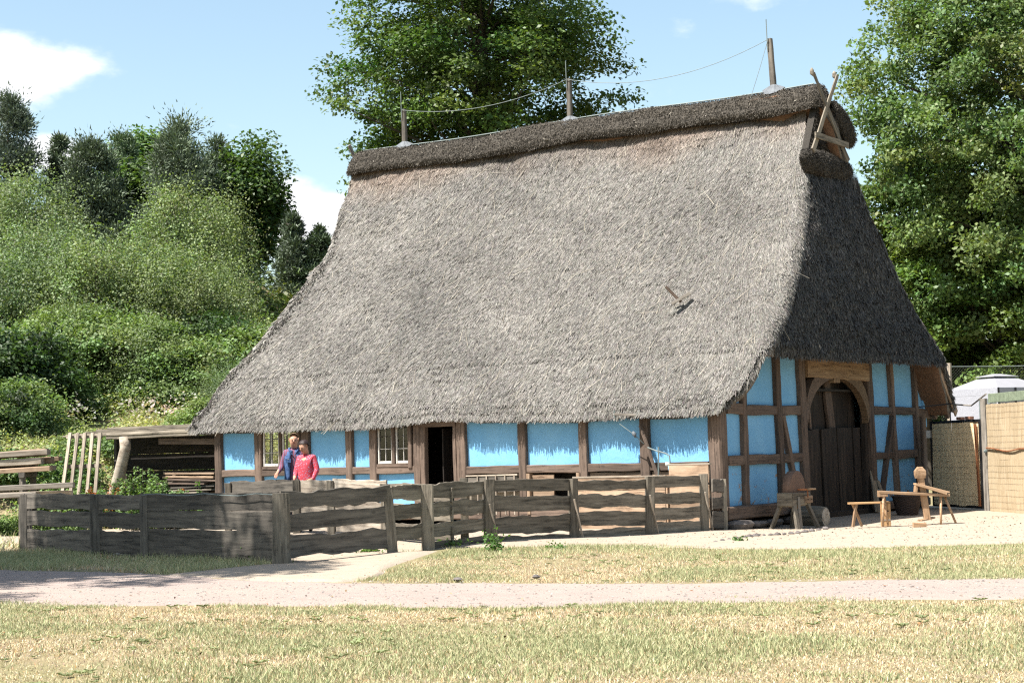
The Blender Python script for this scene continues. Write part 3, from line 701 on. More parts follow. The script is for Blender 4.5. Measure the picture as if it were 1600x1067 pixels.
# windows with two casements
def glassmat():
    m = bpy.data.materials.new('window_glass'); m.use_nodes = True; nt = m.node_tree; N = nt.nodes; N.clear(); L = nt.links
    o = N.new('ShaderNodeOutputMaterial'); t = N.new('ShaderNodeBsdfTransparent'); t.inputs[0].default_value = (.80, .84, .84, 1)
    g = N.new('ShaderNodeBsdfGlossy'); g.inputs['Roughness'].default_value = .04
    fz = N.new('ShaderNodeFresnel'); fz.inputs[0].default_value = 1.35; mx = N.new('ShaderNodeMixShader')
    L.new(fz.outputs[0], mx.inputs[0]); L.new(t.outputs[0], mx.inputs[1]); L.new(g.outputs[0], mx.inputs[2]); L.new(mx.outputs[0], o.inputs[0]); return m
M_GLASS = glassmat()
def window(x0, x1, z0, z1, rows):
    wdw = box('window_sill', (x0, -.05, z0-.07), (x1, .12, z0-.005), M_OAK, house)
    mid = (x0+x1)/2
    f = vpost('window_mullion', mid, z0, z1+.05, .09, M_OAK, y=.03)
    for a, b in ((x0+.01, mid-.05), (mid+.05, x1-.01)):
        fr_ = beam('window_frame', (a+.018, .02, z0), (a+.018, .02, z1), .05, .032, M_WHITE, house, .002, up=(1, 0, 0))
        beam('stile', (b-.018, .02, z0), (b-.018, .02, z1), .05, .032, M_WHITE, fr_, .002, up=(1, 0, 0))
        beam('rail', (a+.045, .02, z0+.03), (b-.045, .02, z0+.03), .05, .06, M_WHITE, fr_, .002)
        beam('rail', (a+.045, .02, z1-.02), (b-.045, .02, z1-.02), .05, .05, M_WHITE, fr_, .002)
        beam('muntin', ((a+b)/2, .02, z0+.06), ((a+b)/2, .02, z1-.04), .018, .011, M_WHITE, fr_, .001, up=(1, 0, 0))
        for r_ in range(1, rows):
            z = z0+.05+(z1-z0-.07)*r_/rows
            beam('muntin', (a+.045, .019, z), (b-.045, .019, z), .02, .012, M_WHITE if r_ == 1 else M_FENCED, fr_, .001)
        for r_ in range(rows):
            for c_ in range(2):
                xa = a+.045+(b-a-.09)*c_/2+.01; xb = a+.045+(b-a-.09)*(c_+1)/2-.01
                za = z0+.05+(z1-z0-.07)*r_/rows+.01; zb = z0+.05+(z1-z0-.07)*(r_+1)/rows-.01
                box('pane', (xa, .026, za), (xb, .030, zb), M_GLASS, fr_)
    beam('timber_brace', (x1+.0, .0, z0-.1), (x1-.0, .0, z1), .12, .11, M_OAK, house, .006, up=(1, 0, 0))
    return wdw
window(-12.19, -11.06, 1.42, 2.56, 4)
window(-8.71, -7.76, 1.42, 2.60, 4)
tube('curtain', [(-12.08, .14, 2.5), (-12.05, .16, 2.0), (-12.1, .14, 1.45)], [.05, .035, .055], M_TENT, house, 8)
# the side door bay: lintel, jambs, open doorway
beam('door_lintel', (-7.46, .0, 2.28), (-6.47, .0, 2.28), .16, .16, M_OAK, house, .006)
panel(-7.46, -6.47, 2.37, 2.62)
vpost('door_jamb', -7.40, .3, 2.2, .13, y=.02); vpost('door_jamb', -6.52, .3, 2.2, .09, y=.02)
beam('open_door_leaf', (-7.30, .18, .3), (-7.30, .18, 2.18), .04, .02, M_DOOR, house, .002)
for k in range(3): beam('door_plank', (-7.05+.0*k, .35+.28*k, .3), (-7.05, .35+.28*k, 2.15), .035, .25, M_DOOR, house, .004, up=(0, 1, 0))
# crate like slatted board wall, hatch and trough on the right part of the front
for k in range(2):
    beam('ledge_board', (-6.20, -.10, 1.00-.17*k), (-4.85, -.10, 1.02-.17*k), .03, .15, M_FENCED, house, .003)
beam('white_ledge', (-6.2, -.06, 1.12), (-4.85, -.06, 1.13), .06, .03, M_PALE, house, .002)
for k in range(5): beam('ledge_slat', (-5.85+.24*k, -.14, .3), (-5.85+.24*k, -.14, 1.13), .02, .03, M_PALE, house, .002, up=(1, 0, 0))
vpost('hatch_post', -4.58, .3, 1.15, .08, M_TAN, y=-.01); vpost('hatch_post', -3.32, .3, 1.15, .08, M_TAN, y=-.01)
box('hatch_shutter', (-4.52, .0, .32), (-3.98, .04, 1.12), M_TAN, house)
box('hatch_dark_sheet', (-4.52, .55, .3), (-3.36, .6, 1.2), M_DARK, house)  # near-black sheet paints the darkness inside the hatch
for i, (a, b) in enumerate(((-3.10, -1.83), (-1.61, -.30))):
    for k in range(4):
        beam('wall_board', (a+.01, .04, .48+.19*k), (b-.01, .04, .48+.19*k), .05, .185, M_TAN, house, .002)
# ---- gable end (x = 0)
def gpost(y, z0, z1, w, lean=0, m=None, name='timber_post', x=-.02): return beam(name, (x, y, z0), (x, y+lean, z1), .15, w, m or M_OAK, house, .004, up=(0, 1, 0), ew=.014)
def gbar(name, y0, z0, y1, z1, w=.17, x=-.03, m=None, th=.13, bow=0): return beam(name, (x, y0, z0), (x, y1, z1), th, w, m or M_OAK, house, .004, ew=.012, bow=bow)
gpost(.96, .42, 3.2, .17); gpost(2.52, .42, 3.50, .19, -.10); gpost(3.60, .42, 3.5, .26, -.08); gpost(7.00, .10, 3.5, .26, -.12)
gpost(8.25, .30, 3.5, .13, -.18, x=-.01); gpost(9.55, .30, 3.5, .15, -.10); gpost(9.85, .2, 2.3, .22, 0)
gbar('timber_rail', .27, 2.36, .88, 2.34, .22); gbar('timber_rail', 1.04, 2.33, 2.38, 2.32, .2); gbar('timber_rail', 2.58, 2.31, 3.44, 2.33, .2)
gbar('timber_rail', 7.08, 2.34, 8.06, 2.33, .18); gbar('timber_rail', 8.20, 2.33, 9.40, 2.33, .18); gbar('timber_rail', 9.56, 2.30, 10.35, 2.25, .2)
gbar('timber_rail', .27, 1.32, .88, 1.32, .2); gbar('timber_rail', 1.04, 1.33, 2.42, 1.33, .2); gbar('timber_rail', 2.60, 1.33, 3.48, 1.34, .18)
gbar('timber_rail', 7.12, 1.30, 8.12, 1.31, .16); gbar('timber_rail', 8.28, 1.31, 9.44, 1.33, .2)
beam('sill_beam', (.02, .02, .30), (.02, 3.5, .30), .22, .26, M_OAK, house, .008)
beam('sill_beam', (.02, 7.1, .16), (.02, 9.9, .18), .2, .18, M_OAK, house, .008)
gbar('top_plate', .9, 3.50, 9.9, 3.50, .14, x=.02)
gbar('timber_brace', 2.62, 2.22, 3.22, .45, .13, x=-.012)
gbar('timber_brace', 8.13, 2.20, 7.35, .30, .10, x=-.005); 
def gpan(poly): return prism('infill_panel', poly, 0, -.13, -.055, M_BLUE, house)
def gquad(y0, y1, z0, z1): return gpan([(y0, z0), (y1, z0), (y1, z1), (y0, z1)])
gpan([(.2, 2.42), (.9, 2.42), (.9, 3.12), (.25, 2.62)])
gquad(1.0, 2.46, 2.40, 3.46); gquad(2.5, 3.5, 2.40, 3.46)
gquad(.25, .92, 1.40, 2.28); gquad(1.0, 2.48, 1.40, 2.26); gquad(2.5, 3.5, 1.40, 2.24)
gquad(.25, .92, .40, 1.25); gquad(1.0, 2.48, .40, 1.25); gquad(2.5, 3.5, .40, 1.27)
gquad(7.0, 8.12, 2.40, 3.46); gquad(8.15, 9.45, 2.40, 3.46); gquad(7.05, 8.2, 1.37, 2.27); gquad(8.2, 9.48, 1.38, 2.27)
gquad(7.1, 8.25, .24, 1.25); gquad(8.25, 9.5, .24, 1.25)
gpan([(9.5, 2.38), (10.22, 2.38), (9.55, 3.46)]); gquad(9.6, 10.25, 1.95, 2.22); gquad(9.6, 10.1, .2, 1.95)
# great door: lintel, arch braces, planked leaves
beam('door_lintel', (-.02, 3.72, 3.24), (-.02, 6.80, 3.20), .20, .42, M_OAKL, house, .01)
def arch(side):
    c = 5.22; pts = []
    for t in np.linspace(0, 1, 9):
        a = t*math.pi/2*.93; pts.append((c+side*1.48*math.cos(a), 2.05+.98*math.sin(a)))
    V = []; F = []
    for i, (y, z) in enumerate(pts):
        ox = c+side*(1.48+.02)*1.0; t = i/8
        yo = y+side*(.10+.05*t); zo = z+.16+.10*math.sin(t*3.1)
        for xx in (-.10, .055):
            V += [(xx, y, z), (xx, yo, zo)]
    for i in range(8):
        b = i*4; F += [(b, b+4, b+5, b+1), (b+2, b+3, b+7, b+6), (b, b+2, b+6, b+4), (b+1, b+5, b+7, b+3)]
    F += [(0, 1, 3, 2), (32, 34, 35, 33)]
    add('arch_brace', pymesh('arch_brace', V, F, M_OAKL if side > 0 else M_OAK), house)
arch(1); arch(-1)
box('arch_key', (-.06, 4.98, 2.93), (.075, 5.28, 3.06), M_OAKL, house)
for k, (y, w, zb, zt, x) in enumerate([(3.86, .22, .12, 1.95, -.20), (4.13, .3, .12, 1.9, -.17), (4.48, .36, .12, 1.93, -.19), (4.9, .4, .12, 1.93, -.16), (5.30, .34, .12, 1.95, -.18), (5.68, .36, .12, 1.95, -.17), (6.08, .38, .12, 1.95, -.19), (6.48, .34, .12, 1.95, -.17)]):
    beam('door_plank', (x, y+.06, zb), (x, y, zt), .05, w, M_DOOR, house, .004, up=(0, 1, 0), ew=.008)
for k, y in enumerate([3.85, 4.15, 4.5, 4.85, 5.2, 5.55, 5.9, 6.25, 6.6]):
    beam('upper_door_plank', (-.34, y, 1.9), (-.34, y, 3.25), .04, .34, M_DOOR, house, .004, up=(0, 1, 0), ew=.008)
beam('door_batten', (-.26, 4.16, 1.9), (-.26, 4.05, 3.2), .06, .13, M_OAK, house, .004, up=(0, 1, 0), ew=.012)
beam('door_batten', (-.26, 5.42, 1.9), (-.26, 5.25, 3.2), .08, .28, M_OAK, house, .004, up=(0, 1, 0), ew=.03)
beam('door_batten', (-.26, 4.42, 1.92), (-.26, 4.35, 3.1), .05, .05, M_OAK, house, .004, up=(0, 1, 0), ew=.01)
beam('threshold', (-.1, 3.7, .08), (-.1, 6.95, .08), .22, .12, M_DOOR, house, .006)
gpost(6.82, .1, 2.9, .20, 0, M_DOOR, 'door_jamb', -.10); gpost(3.80, .2, 2.6, .12, -.06, M_DOOR, 'door_jamb', -.12)
beam('leaning_plank', (.18, 6.75, .04), (-.0, 6.95, .95), .03, .24, M_FENCE, house, .004, up=(0, 1, 0))
beam('leaning_plank', (.28, 7.08, .04), (.07, 7.05, .75), .03, .12, M_FENCE, house, .004, up=(0, 1, 0))
# open verge on the far side: rafters and brackets
beam('rafter', (.42, 9.2, 3.62), (.40, 10.45, 2.18), .10, .14, M_OAK, house, .006)
beam('rafter', (.12, 9.45, 3.45), (.12, 10.35, 2.15), .10, .12, M_OAK, house, .006)
beam('verge_board', (.60, 9.45, 3.45), (.55, 10.62, 2.25), .04, .2, M_TAN, house, .004)
beam('bracket', (.02, 9.6, 2.42), (.75, 9.95, 2.48), .03, .03, M_BLACKM, house, .002)
for k in range(6): beam('roof_batten', (.02, 9.55+.15*k, 3.30-.18*k), (.55, 9.55+.15*k, 3.30-.18*k), .03, .03, M_OAK, house, .002)
# back wall, left end wall with two small windows, floor
box('back_wall', (-13.6, 9.95, 0), (0, 10.05, 2.9), M_BLUE, house)
def lw(y0, y1, z0, z1): box('end_wall_panel', (-13.66, y0, z0), (-13.56, y1, z1), M_BLUE, house)
lw(.1, 9.95, .0, 1.45); lw(.1, 1.1, 1.45, 2.42); lw(3.6, 9.95, 1.45, 2.42)
prism('end_wall_panel', [(.1, 2.42), (9.95, 2.42), (9.5, 3.3), (.6, 3.2)], 0, -13.66, -13.56, M_BLUE, house)
for y in (1.2, 1.78, 2.36, 2.94, 3.5): beam('window_bar', (-13.6, y, 1.4), (-13.6, y, 2.45), .05, .05, M_OAK, house, .002, up=(0, 1, 0))
for z in (1.75, 2.08): beam('window_bar', (-13.6, 1.1, z), (-13.6, 3.6, z), .03, .03, M_OAK, house, .002)
box('floor', (-13.5, .2, .02), (-.15, 9.9, .1), M_DARK, house); box('loft_floor', (-13.5, .25, 2.75), (-.15, 9.8, 2.8), M_DARK, house)  # near-black floors added so the rooms look dark through the windows
box('inner_wall', (-9.9, .2, .1), (-9.8, 9.9, 2.75), M_DARK, house); box('inner_wall', (-13.5, 3.7, .1), (-9.9, 3.8, 2.75), M_DARK, house); box('inner_wall', (-9.7, 4.0, .1), (-.4, 4.1, 2.75), M_DARK, house)  # near-black partitions added for the same darkness indoors
# footing stones under the corner
for (x, y, sx, sy, sz) in ((.10, .35, .30, .34, .16), (.13, 1.05, .24, .24, .12), (-.15, -.05, .28, .22, .17), (.05, 1.9, .2, .3, .12), (.03, 2.8, .2, .34, .14)):
    g = random.Random(int(x*1000+y*77)); V = []; F = []
    for i in range(5):
        for j in range(9):
            th = math.pi*(i/4)*.98+.02; ph = 2*math.pi*j/9
            q = lambda v, e=.55: math.copysign(abs(v)**e, v)
            V.append((sx*q(math.sin(th))*q(math.cos(ph))*g.uniform(.9, 1.05), sy*q(math.sin(th))*q(math.sin(ph))*g.uniform(.9, 1.05), sz*.55*q(math.cos(th), .5)))
    for i in range(4):
        for j in range(9): F.append((i*9+j, i*9+9+j, i*9+9+(j+1) % 9, i*9+(j+1) % 9))
    add('footing_stone', pymesh('footing_stone', V, F, M_STONE), house, Matrix.Translation((x, y, sz*.45)))
# pipework, hoist arm and stick on the front post
hs_ = thing('wall_hoist', 'iron arm and rods fixed to the post under the eave, above the pump pipe', 'hoist', (-1.72, -.1, 1.2))
a = onp(960, 647, 1, -.45); b = onp(1032, 650, 1, -.12)
beam('arm', a, b, .045, .045, M_POST, hs_, .003); tube('arm_tip', [a+np.array([0, 0, .08]), a-np.array([0, 0, .08])], .014, M_WIRE, hs_, 6)
tube('rod', [onp(968, 662, 1, -.4), onp(991, 679, 1, -.35), onp(1006, 693, 1, -.2)], .008, M_WIRE, hs_, 5)
tube('weight', [onp(989, 674, 1, -.35), onp(991, 678, 1, -.35), onp(993, 683, 1, -.35)], [.02, .045, .02], M_LEAD, hs_, 8)
beam('prop', onp(1000, 664, 1, -.13), onp(1028, 746, 1, -.30), .05, .06, M_OAK, hs_, .004)
pp = thing('standpipe', 'bent water pipe with a small blue tap above the fence, by the corner', 'pipe', onp(1047, 800, 1, -.6))
tube('pipe', [onp(1012, 699, 1, -.5), onp(1025, 704, 1, -.5), onp(1040, 708, 1, -.5), onp(1046, 712, 1, -.5), onp(1047, 722, 1, -.5), onp(1047, 800, 1, -.5)], .014, M_WIRE, pp, 6)
tube('riser', [onp(1029, 698, 1, -.5), onp(1029, 760, 1, -.5)], .016, M_WIRE, pp, 6)
tube('tap', [onp(1047, 728, 1, -.53), onp(1047, 735, 1, -.53)], .04, M_BLUEW, pp, 8)
tube('tap_collar', [onp(1043, 722, 1, -.5), onp(1043, 728, 1, -.5)], .045, M_WHITE, pp, 8)
# long trough with a raised end board
tr = thing('wooden_trough', 'long tan board trough standing along the house front behind the fence', 'trough', (-1.6, -.7, 0))
for k in range(4):
    beam('side_board', (-3.05, -.62, .12+.265*k), (-.92, -.62, .12+.265*k), .04, .26, M_TAN, tr, .003, ew=.006)
    beam('back_board', (-3.05, -.18, .12+.265*k), (-.92, -.18, .12+.265*k), .04, .26, M_TAN, tr, .003, ew=.006)
for x in (-3.08, -.90): beam('end_board', (x, -.62, .5), (x, -.18, .5), .04, .95, M_TAN, tr, .003)
beam('rim', (-3.08, -.62, 1.06), (-.9, -.62, 1.06), .06, .03, M_PALE, tr, .002)
rb = thing('raised_crate', 'tan plank crate at the house corner, taller than the trough beside it', 'crate', (-.5, -.6, 0))
for k, (z0, z1) in enumerate(((.05, .3), (.32, .6), (.62, .88), (.92, 1.26))):
    beam('crate_board', (-.86, -.55, (z0+z1)/2), (.02, -.55, (z0+z1)/2), .04, z1-z0, M_TAN, rb, .003)
beam('crate_rim', (-.88, -.53, 1.28), (.05, -.53, 1.28), .08, .03, M_PALE, rb, .002)
for x in (-.84, -.02): beam('crate_post', (x, -.5, 0), (x, -.5, 1.24), .07, .07, M_FENCED, rb, .003, up=(0, 1, 0))

# ------------------------------------------------------------------ FENCES
C0 = np.array([-1.24, -11.25]); C1 = np.array([.08, -.55]); CL = np.array([-9.05, -9.45]); J = np.array([-.79, -7.7])
def fpt(px, A, B, py=820):
    d = ray(px, py)[:2]; e = B-A; # CC + t d = A + s e
    m_ = np.array([[d[0], -e[0]], [d[1], -e[1]]]); t, s = np.linalg.solve(m_, A-CC[:2]); return A+s*e
def fpost(parent, p, z1, w, th, lean=(0, 0), m=M_FENCE, tw=0., z0=-.1, name='post', ang=0):
    g = float(hz(p[0], p[1])); up = (math.cos(ang), math.sin(ang), 0)
    return beam(name, (p[0], p[1], z0), (p[0]+lean[0], p[1]+lean[1], z1+g), th, w, m, parent, .010, seg=7, up=up, tw=tw, taper=.93)
def fplank(parent, A, B, z0, z1, m, off, dz=(0, 0), over=.0, ew=.022):
    e = (B-A)/np.linalg.norm(B-A); nrm = np.array([e[1], -e[0]]); A2 = A-e*over+nrm*off; B2 = B+e*over+nrm*off
    ga, gb = float(hz(*A)), float(hz(*B))
    return beam('plank', (*A2, (z0+z1)/2+dz[0]+ga), (*B2, (z0+z1)/2+dz[1]+gb), .035, (z1-z0)*BG.uniform(.9, 1.04), m, parent, .006, seg=18, ew=ew*BG.uniform(.45, 1.7), tw=BG.uniform(-.05, .05))
fr_r = thing('plank_fence', 'weathered horizontal plank fence running back from the corner post to the house', 'fence', (*C0, 0))
pxs = [440, 613, 668, 765, 897, 1015, 1101]
PR = [C0]+[fpt(p, C0, C1) for p in pxs[1:]]
ang_r = math.atan2(C1[1]-C0[1], C1[0]-C0[0])
specs = [(1.07, .26, .22, 0, 0), (1.04, .17, .10, .5, -.05), (1.05, .22, .16, 0, 0), (1.06, .20, .20, .35, 0), (1.05, .17, .15, .7, 0), (1.08, .18, .14, .3, .02), (1.10, .17, .16, .1, 0)]
for i, (p, s) in enumerate(zip(PR, specs)):
    fpost(fr_r, p, s[0], s[1], s[2], (s[4], s[4]), M_FENCE, s[3], ang=YAW if i else YAW)
rows_r = [[(.80, 1.06), (.47, .75), (.08, .41)], [(.84, 1.06), (.52, .76), (.2, .44)], [(.82, 1.05), (.5, .73), (.2, .42), (-.05, .13)],
          [(.83, 1.04), (.5, .78), (.13, .44), (-.08, .08)], [(.84, 1.02), (.53, .77), (.2, .46), (-.05, .15)], [(.86, 1.08), (.55, .76), (.26, .5), (-.02, .22)]]
for i in range(len(PR)-1):
    for (z0, z1) in rows_r[i]:
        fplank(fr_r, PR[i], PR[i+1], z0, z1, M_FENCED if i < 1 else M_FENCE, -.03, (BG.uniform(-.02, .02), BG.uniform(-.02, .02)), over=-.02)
for i in (3, 4, 5, 6):   # thin split laths nailed beside the posts
    p = PR[i]; beam('lath', (p[0]+.10, p[1]-.12, .75), (p[0]+.12, p[1]+.10, .03), .02, .035, M_PALE, fr_r, .003, up=(1, 0, 0))
# last short bay to the house corner
Pe = np.array([.10, -.12])
for (z0, z1) in [(.75, .98), (.42, .66), (.05, .36)]: fplank(fr_r, C1, Pe, z0, z1, M_FENCED, 0)
fpost(fr_r, Pe, 1.0, .10, .10, ang=YAW)

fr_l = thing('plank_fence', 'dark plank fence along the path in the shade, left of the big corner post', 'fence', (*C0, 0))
PL = [fpt(p, C0, CL) for p in (226, 150, 38)]
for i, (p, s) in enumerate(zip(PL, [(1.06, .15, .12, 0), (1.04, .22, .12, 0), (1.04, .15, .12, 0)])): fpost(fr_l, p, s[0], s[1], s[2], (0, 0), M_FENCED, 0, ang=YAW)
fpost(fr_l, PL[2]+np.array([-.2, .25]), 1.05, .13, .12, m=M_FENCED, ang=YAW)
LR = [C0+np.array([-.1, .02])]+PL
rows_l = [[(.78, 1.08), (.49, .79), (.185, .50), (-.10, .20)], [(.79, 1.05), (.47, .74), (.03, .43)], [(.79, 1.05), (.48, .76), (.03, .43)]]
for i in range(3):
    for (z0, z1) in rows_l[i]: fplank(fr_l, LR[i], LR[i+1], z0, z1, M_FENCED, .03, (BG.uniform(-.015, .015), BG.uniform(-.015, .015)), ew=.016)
tube('wire', [(p[0], p[1]-.06, 1.06+.02*math.sin(k*2)) for k, p in enumerate([LR[0]+(LR[1]-LR[0])*t for t in np.linspace(0, 1, 9)])], .007, M_WIRE, fr_l, 5)

fr_i = thing('plank_fence', 'sunlit pale plank fence inside the pen, in front of the two people', 'fence', (*J, 0))
din = np.array([-.975, .22]); PI_ = [J, J+din*1.75, J+din*3.3, J+din*4.35, J+din*6.6]
for p in PI_[1:]: fpost(fr_i, p, .98, .14, .10, ang=YAW)
fpost(fr_i, J+np.array([-.12, .55]), 1.10, .14, .12, ang=YAW)
for i in range(len(PI_)-1):
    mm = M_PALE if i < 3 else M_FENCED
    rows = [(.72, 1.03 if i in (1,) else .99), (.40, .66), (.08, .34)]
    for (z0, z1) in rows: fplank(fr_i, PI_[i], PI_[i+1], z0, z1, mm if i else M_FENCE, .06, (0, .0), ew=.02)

# ------------------------------------------------------------------ PEOPLE
def person(name, label, cat, foot, rz, H, joints, rad, edges, zones, mats):
    t = thing(name, label, cat, foot); t.rotation_euler = (0, 0, rz)
    me = bpy.data.meshes.new('body'); me.from_pydata([Vector(j)*H for j in joints], edges, [])
    o = bpy.data.objects.new('body', me); COL.objects.link(o)
    sk = o.modifiers.new('s', 'SKIN'); sub = o.modifiers.new('b', 'SUBSURF'); sub.levels = 2; sub.render_levels = 2
    for i, v in enumerate(me.skin_vertices[0].data):
        r_ = rad[i]; v.radius = (r_[0]*H, r_[1]*H) if isinstance(r_, tuple) else (r_*H, r_*H); v.use_root = i == 0
    dg = bpy.context.evaluated_depsgraph_get(); dg.update()
    m2 = bpy.data.meshes.new_from_object(o.evaluated_get(dg)); bpy.data.objects.remove(o)
    m2.materials.clear()
    for m in mats: m2.materials.append(m)
    for p in m2.polygons:
        p.material_index = zones(p.center/H); p.use_smooth = True
    b = bpy.data.objects.new('body', m2); COL.objects.link(b); b.parent = t
    return t, b
def clothmat(name, fn):
    m, nt, N, L, p = mat_new(name); p.inputs['Roughness'].default_value = .85
    tc = N.new('ShaderNodeTexCoord'); fn(N, L, p, tc.outputs['Object']); return m
def plaid(N, L, p, v):
    w1 = N.new('ShaderNodeTexWave'); w1.inputs['Scale'].default_value = 9; w1.bands_direction = 'X'; L.new(v, w1.inputs[0])
    w2 = N.new('ShaderNodeTexWave'); w2.inputs['Scale'].default_value = 9; w2.bands_direction = 'Z'; L.new(v, w2.inputs[0])
    c = mixc(N, L, mrange(N, L, w1.outputs['Fac'], .45, .6), (.30, .07, .09), (.10, .06, .14))
    c = mixc(N, L, mrange(N, L, w2.outputs['Fac'], .6, .7, 0, .7), c, (.12, .08, .18))
    c = mixc(N, L, mrange(N, L, w1.outputs['Fac'], .93, .97, 0, .6), c, (.5, .4, .42)); L.new(c, p.inputs['Base Color'])
def dots(N, L, p, v):
    vo = N.new('ShaderNodeTexVoronoi'); vo.inputs['Scale'].default_value = 34; L.new(v, vo.inputs['Vector'])
    n = noise(N, L, v, 30, 3, .6)
    c = mixc(N, L, mrange(N, L, vo.outputs['Distance'], .28, .36, 1, 0), (.62, .07, .10), (.40, .30, .44))
    c = mixc(N, L, mrange(N, L, n, .5, .65, 0, .5), c, (.55, .05, .08)); L.new(c, p.inputs['Base Color'])
def denim(N, L, p, v):
    n = noise(N, L, v, 22, 5, .65); L.new(mixc(N, L, mrange(N, L, n, .35, .7), (.035, .075, .19), (.10, .19, .38)), p.inputs['Base Color']); bump(N, L, p, n, .5, .01)
M_PLAID = clothmat('plaid_shirt', plaid); M_DOTS = clothmat('red_blouse', dots); M_DENIM = clothmat('denim', denim)
M_SKIN = flat('skin', (.56, .30, .20), .55, 0, 30, .08); M_TROU = flat('dark_trousers', (.06, .065, .09), .9); M_SHOE = flat('shoe', (.03, .025, .02), .7)
M_HAIRM = flat('short_grey_brown_hair', (.20, .13, .08), .8, 0, 60, .4); M_HAIRW = flat('dark_hair', (.035, .02, .018), .55, 0, 60, .5)
M_GLAS = flat('spectacle_frame', (.03, .025, .025), .4)
def hairmesh(name, c, r, mat, parent, fn, seed, fuzz=.08):
    V = []; F = []; a, b = 20, 28; g = random.Random(seed)
    keep = {}
    for i in range(a+1):
        for j in range(b):
            th = math.pi*i/a; ph = 2*math.pi*j/b; d = Vector((math.sin(th)*math.cos(ph), math.sin(th)*math.sin(ph), math.cos(th)))
            k = 1+g.uniform(-fuzz, fuzz)
            V.append((c[0]+r[0]*d.x*k, c[1]+r[1]*d.y*k, c[2]+r[2]*d.z*k)); keep[i*b+j] = fn(d)
    for i in range(a):
        for j in range(b):
            f = (i*b+j, (i+1)*b+j, (i+1)*b+(j+1) % b, i*b+(j+1) % b)
            if all(keep[q] for q in f): F.append(f)
    o = add(name, pymesh(name, V, F, mat, True)); o.parent = parent; return o
# skeleton, facing -Y, unit height: pelvis, waist, chest, neck, head, legs, arms
def skel(la, ra, headv):
    J_ = [(0, 0, .52), (0, -.0, .60), (0, .0, .70), (0, .005, .79), (0, .01, .835), (0, -.012, .868)] + [tuple(h) for h in headv]
    R_ = [(.085, .065), (.080, .060), (.095, .062), (.075, .05), .034, .034, (.044, .05), (.046, .055), (.035, .042)]
    E_ = [(0, 1), (1, 2), (2, 3), (3, 4), (4, 5), (5, 6), (6, 7), (7, 8)]
    for s, arm in ((-1, la), (1, ra)):
        i = len(J_); J_ += [(s*.055, 0, .48), (s*.06, -.005, .28), (s*.06, .0, .06), (s*.062, -.06, .022)]
        R_ += [.055, .037, .026, (.024, .02)]; E_ += [(0, i), (i, i+1), (i+1, i+2), (i+2, i+3)]
        i = len(J_); J_ += [(s*.082, .005, .792)]+arm
        R_ += [.046, .033, .019, (.022, .013)]; E_ += [(3, i), (i, i+1), (i+1, i+2), (i+2, i+3)]
        h = Vector(arm[2]); w_ = Vector(arm[1]); d = (h-w_).normalized(); sd = d.cross(Vector((0, 1, .2))).normalized()
        # fingers of unequal length, thumb from the side of the palm
        for k, (o_, ln) in enumerate(((-.012, .036), (-.004, .042), (.004, .040), (.012, .031))):
            a = len(J_); b0 = h+sd*o_; J_ += [tuple(b0+d*.012), tuple(b0+d*(.012+ln*.55)), tuple(b0+d*(.012+ln)+Vector((0, -.004, -.008)))]
            R_ += [.0048, .0045, .0035]; E_ += [(i+3, a), (a, a+1), (a+1, a+2)]
        a = len(J_); J_ += [tuple(h+sd*-.016), tuple(h+sd*-.026+d*.016)]; R_ += [.0055, .0045]; E_ += [(i+3, a), (a, a+1)]
    return J_, R_, E_
def facebits(t, H, hc, hm, glasses=True):
    """hc: head centre, hm: rotation matrix of the head"""
    root = t
    for s in (-1, 1):
        p = [Vector((s*.040, -.0, .0)), Vector((s*.046, .004, .014)), Vector((s*.044, .008, .0)), Vector((s*.040, .003, -.016))]
        tube('ear', [(hc+hm @ q)*H for q in p], [.006*H, .008*H, .007*H, .004*H], M_SKIN, None, 6).parent = root
        tube('eye', [(hc+hm @ Vector((s*.017, -.046, .004)))*H, (hc+hm @ Vector((s*.017, -.0495, .004)))*H], .005*H, M_GLAS, None, 6).parent = root
        if glasses:
            pts = [(hc+hm @ Vector((s*.018+.013*math.cos(a), -.054, .003+.010*math.sin(a))))*H for a in np.linspace(0, 6.283, 11)]
            tube('spectacles', pts, .0014*H, M_GLAS, None, 4).parent = root
    tube('nose', [(hc+hm @ Vector((0, -.046, .010)))*H, (hc+hm @ Vector((0, -.056, -.006)))*H, (hc+hm @ Vector((0, -.050, -.014)))*H], [.004*H, .0075*H, .005*H], M_SKIN, None, 6).parent = root
    tube('mouth', [(hc+hm @ Vector((-.013, -.047, -.027)))*H, (hc+hm @ Vector((0, -.0495, -.028)))*H, (hc+hm @ Vector((.013, -.047, -.027)))*H], .003*H, M_MOUTH, None, 6).parent = root
M_MOUTH = flat('lips', (.35, .12, .10), .5)
# man
mp_ = at(459, 676, 34.3); Hm = 1.81
facing = math.atan2(CC[0]-mp_[0], -(CC[1]-mp_[1]))
la = [(-.125, -.01, .66), (-.155, -.10, .60), (-.165, -.145, .575)]; ra = [(.12, .0, .66), (.10, -.07, .57), (.08, -.11, .55)]
Jm, Rm, Em = skel(la, ra, [(0, -.018, .895), (0, -.012, .932), (0, -.004, .965)])
def zm(c):
    if c.z < .035: return 3
    if c.z < .52 and abs(c.x) < .125: return 2
    if c.z > .842: return 0
    if c.x < -.148 and c.y < -.085: return 0
    if c.x > .0 and c.y < -.075: return 0
    return 1
mfoot = (mp_[0], mp_[1], mp_[2]-Hm*1.0)
man, _ = person('person', 'man in denim vest over plaid shirt with glasses, hand on the fence', 'person', mfoot, facing-.12, Hm, Jm, Rm, Em, zm, [M_SKIN, M_PLAID, M_TROU, M_SHOE])
hc = Vector((0, -.014, .925)); hmat = Matrix.Rotation(.12, 3, 'Z') @ Matrix.Rotation(.1, 3, 'X')
facebits(man, Hm, hc, hmat)
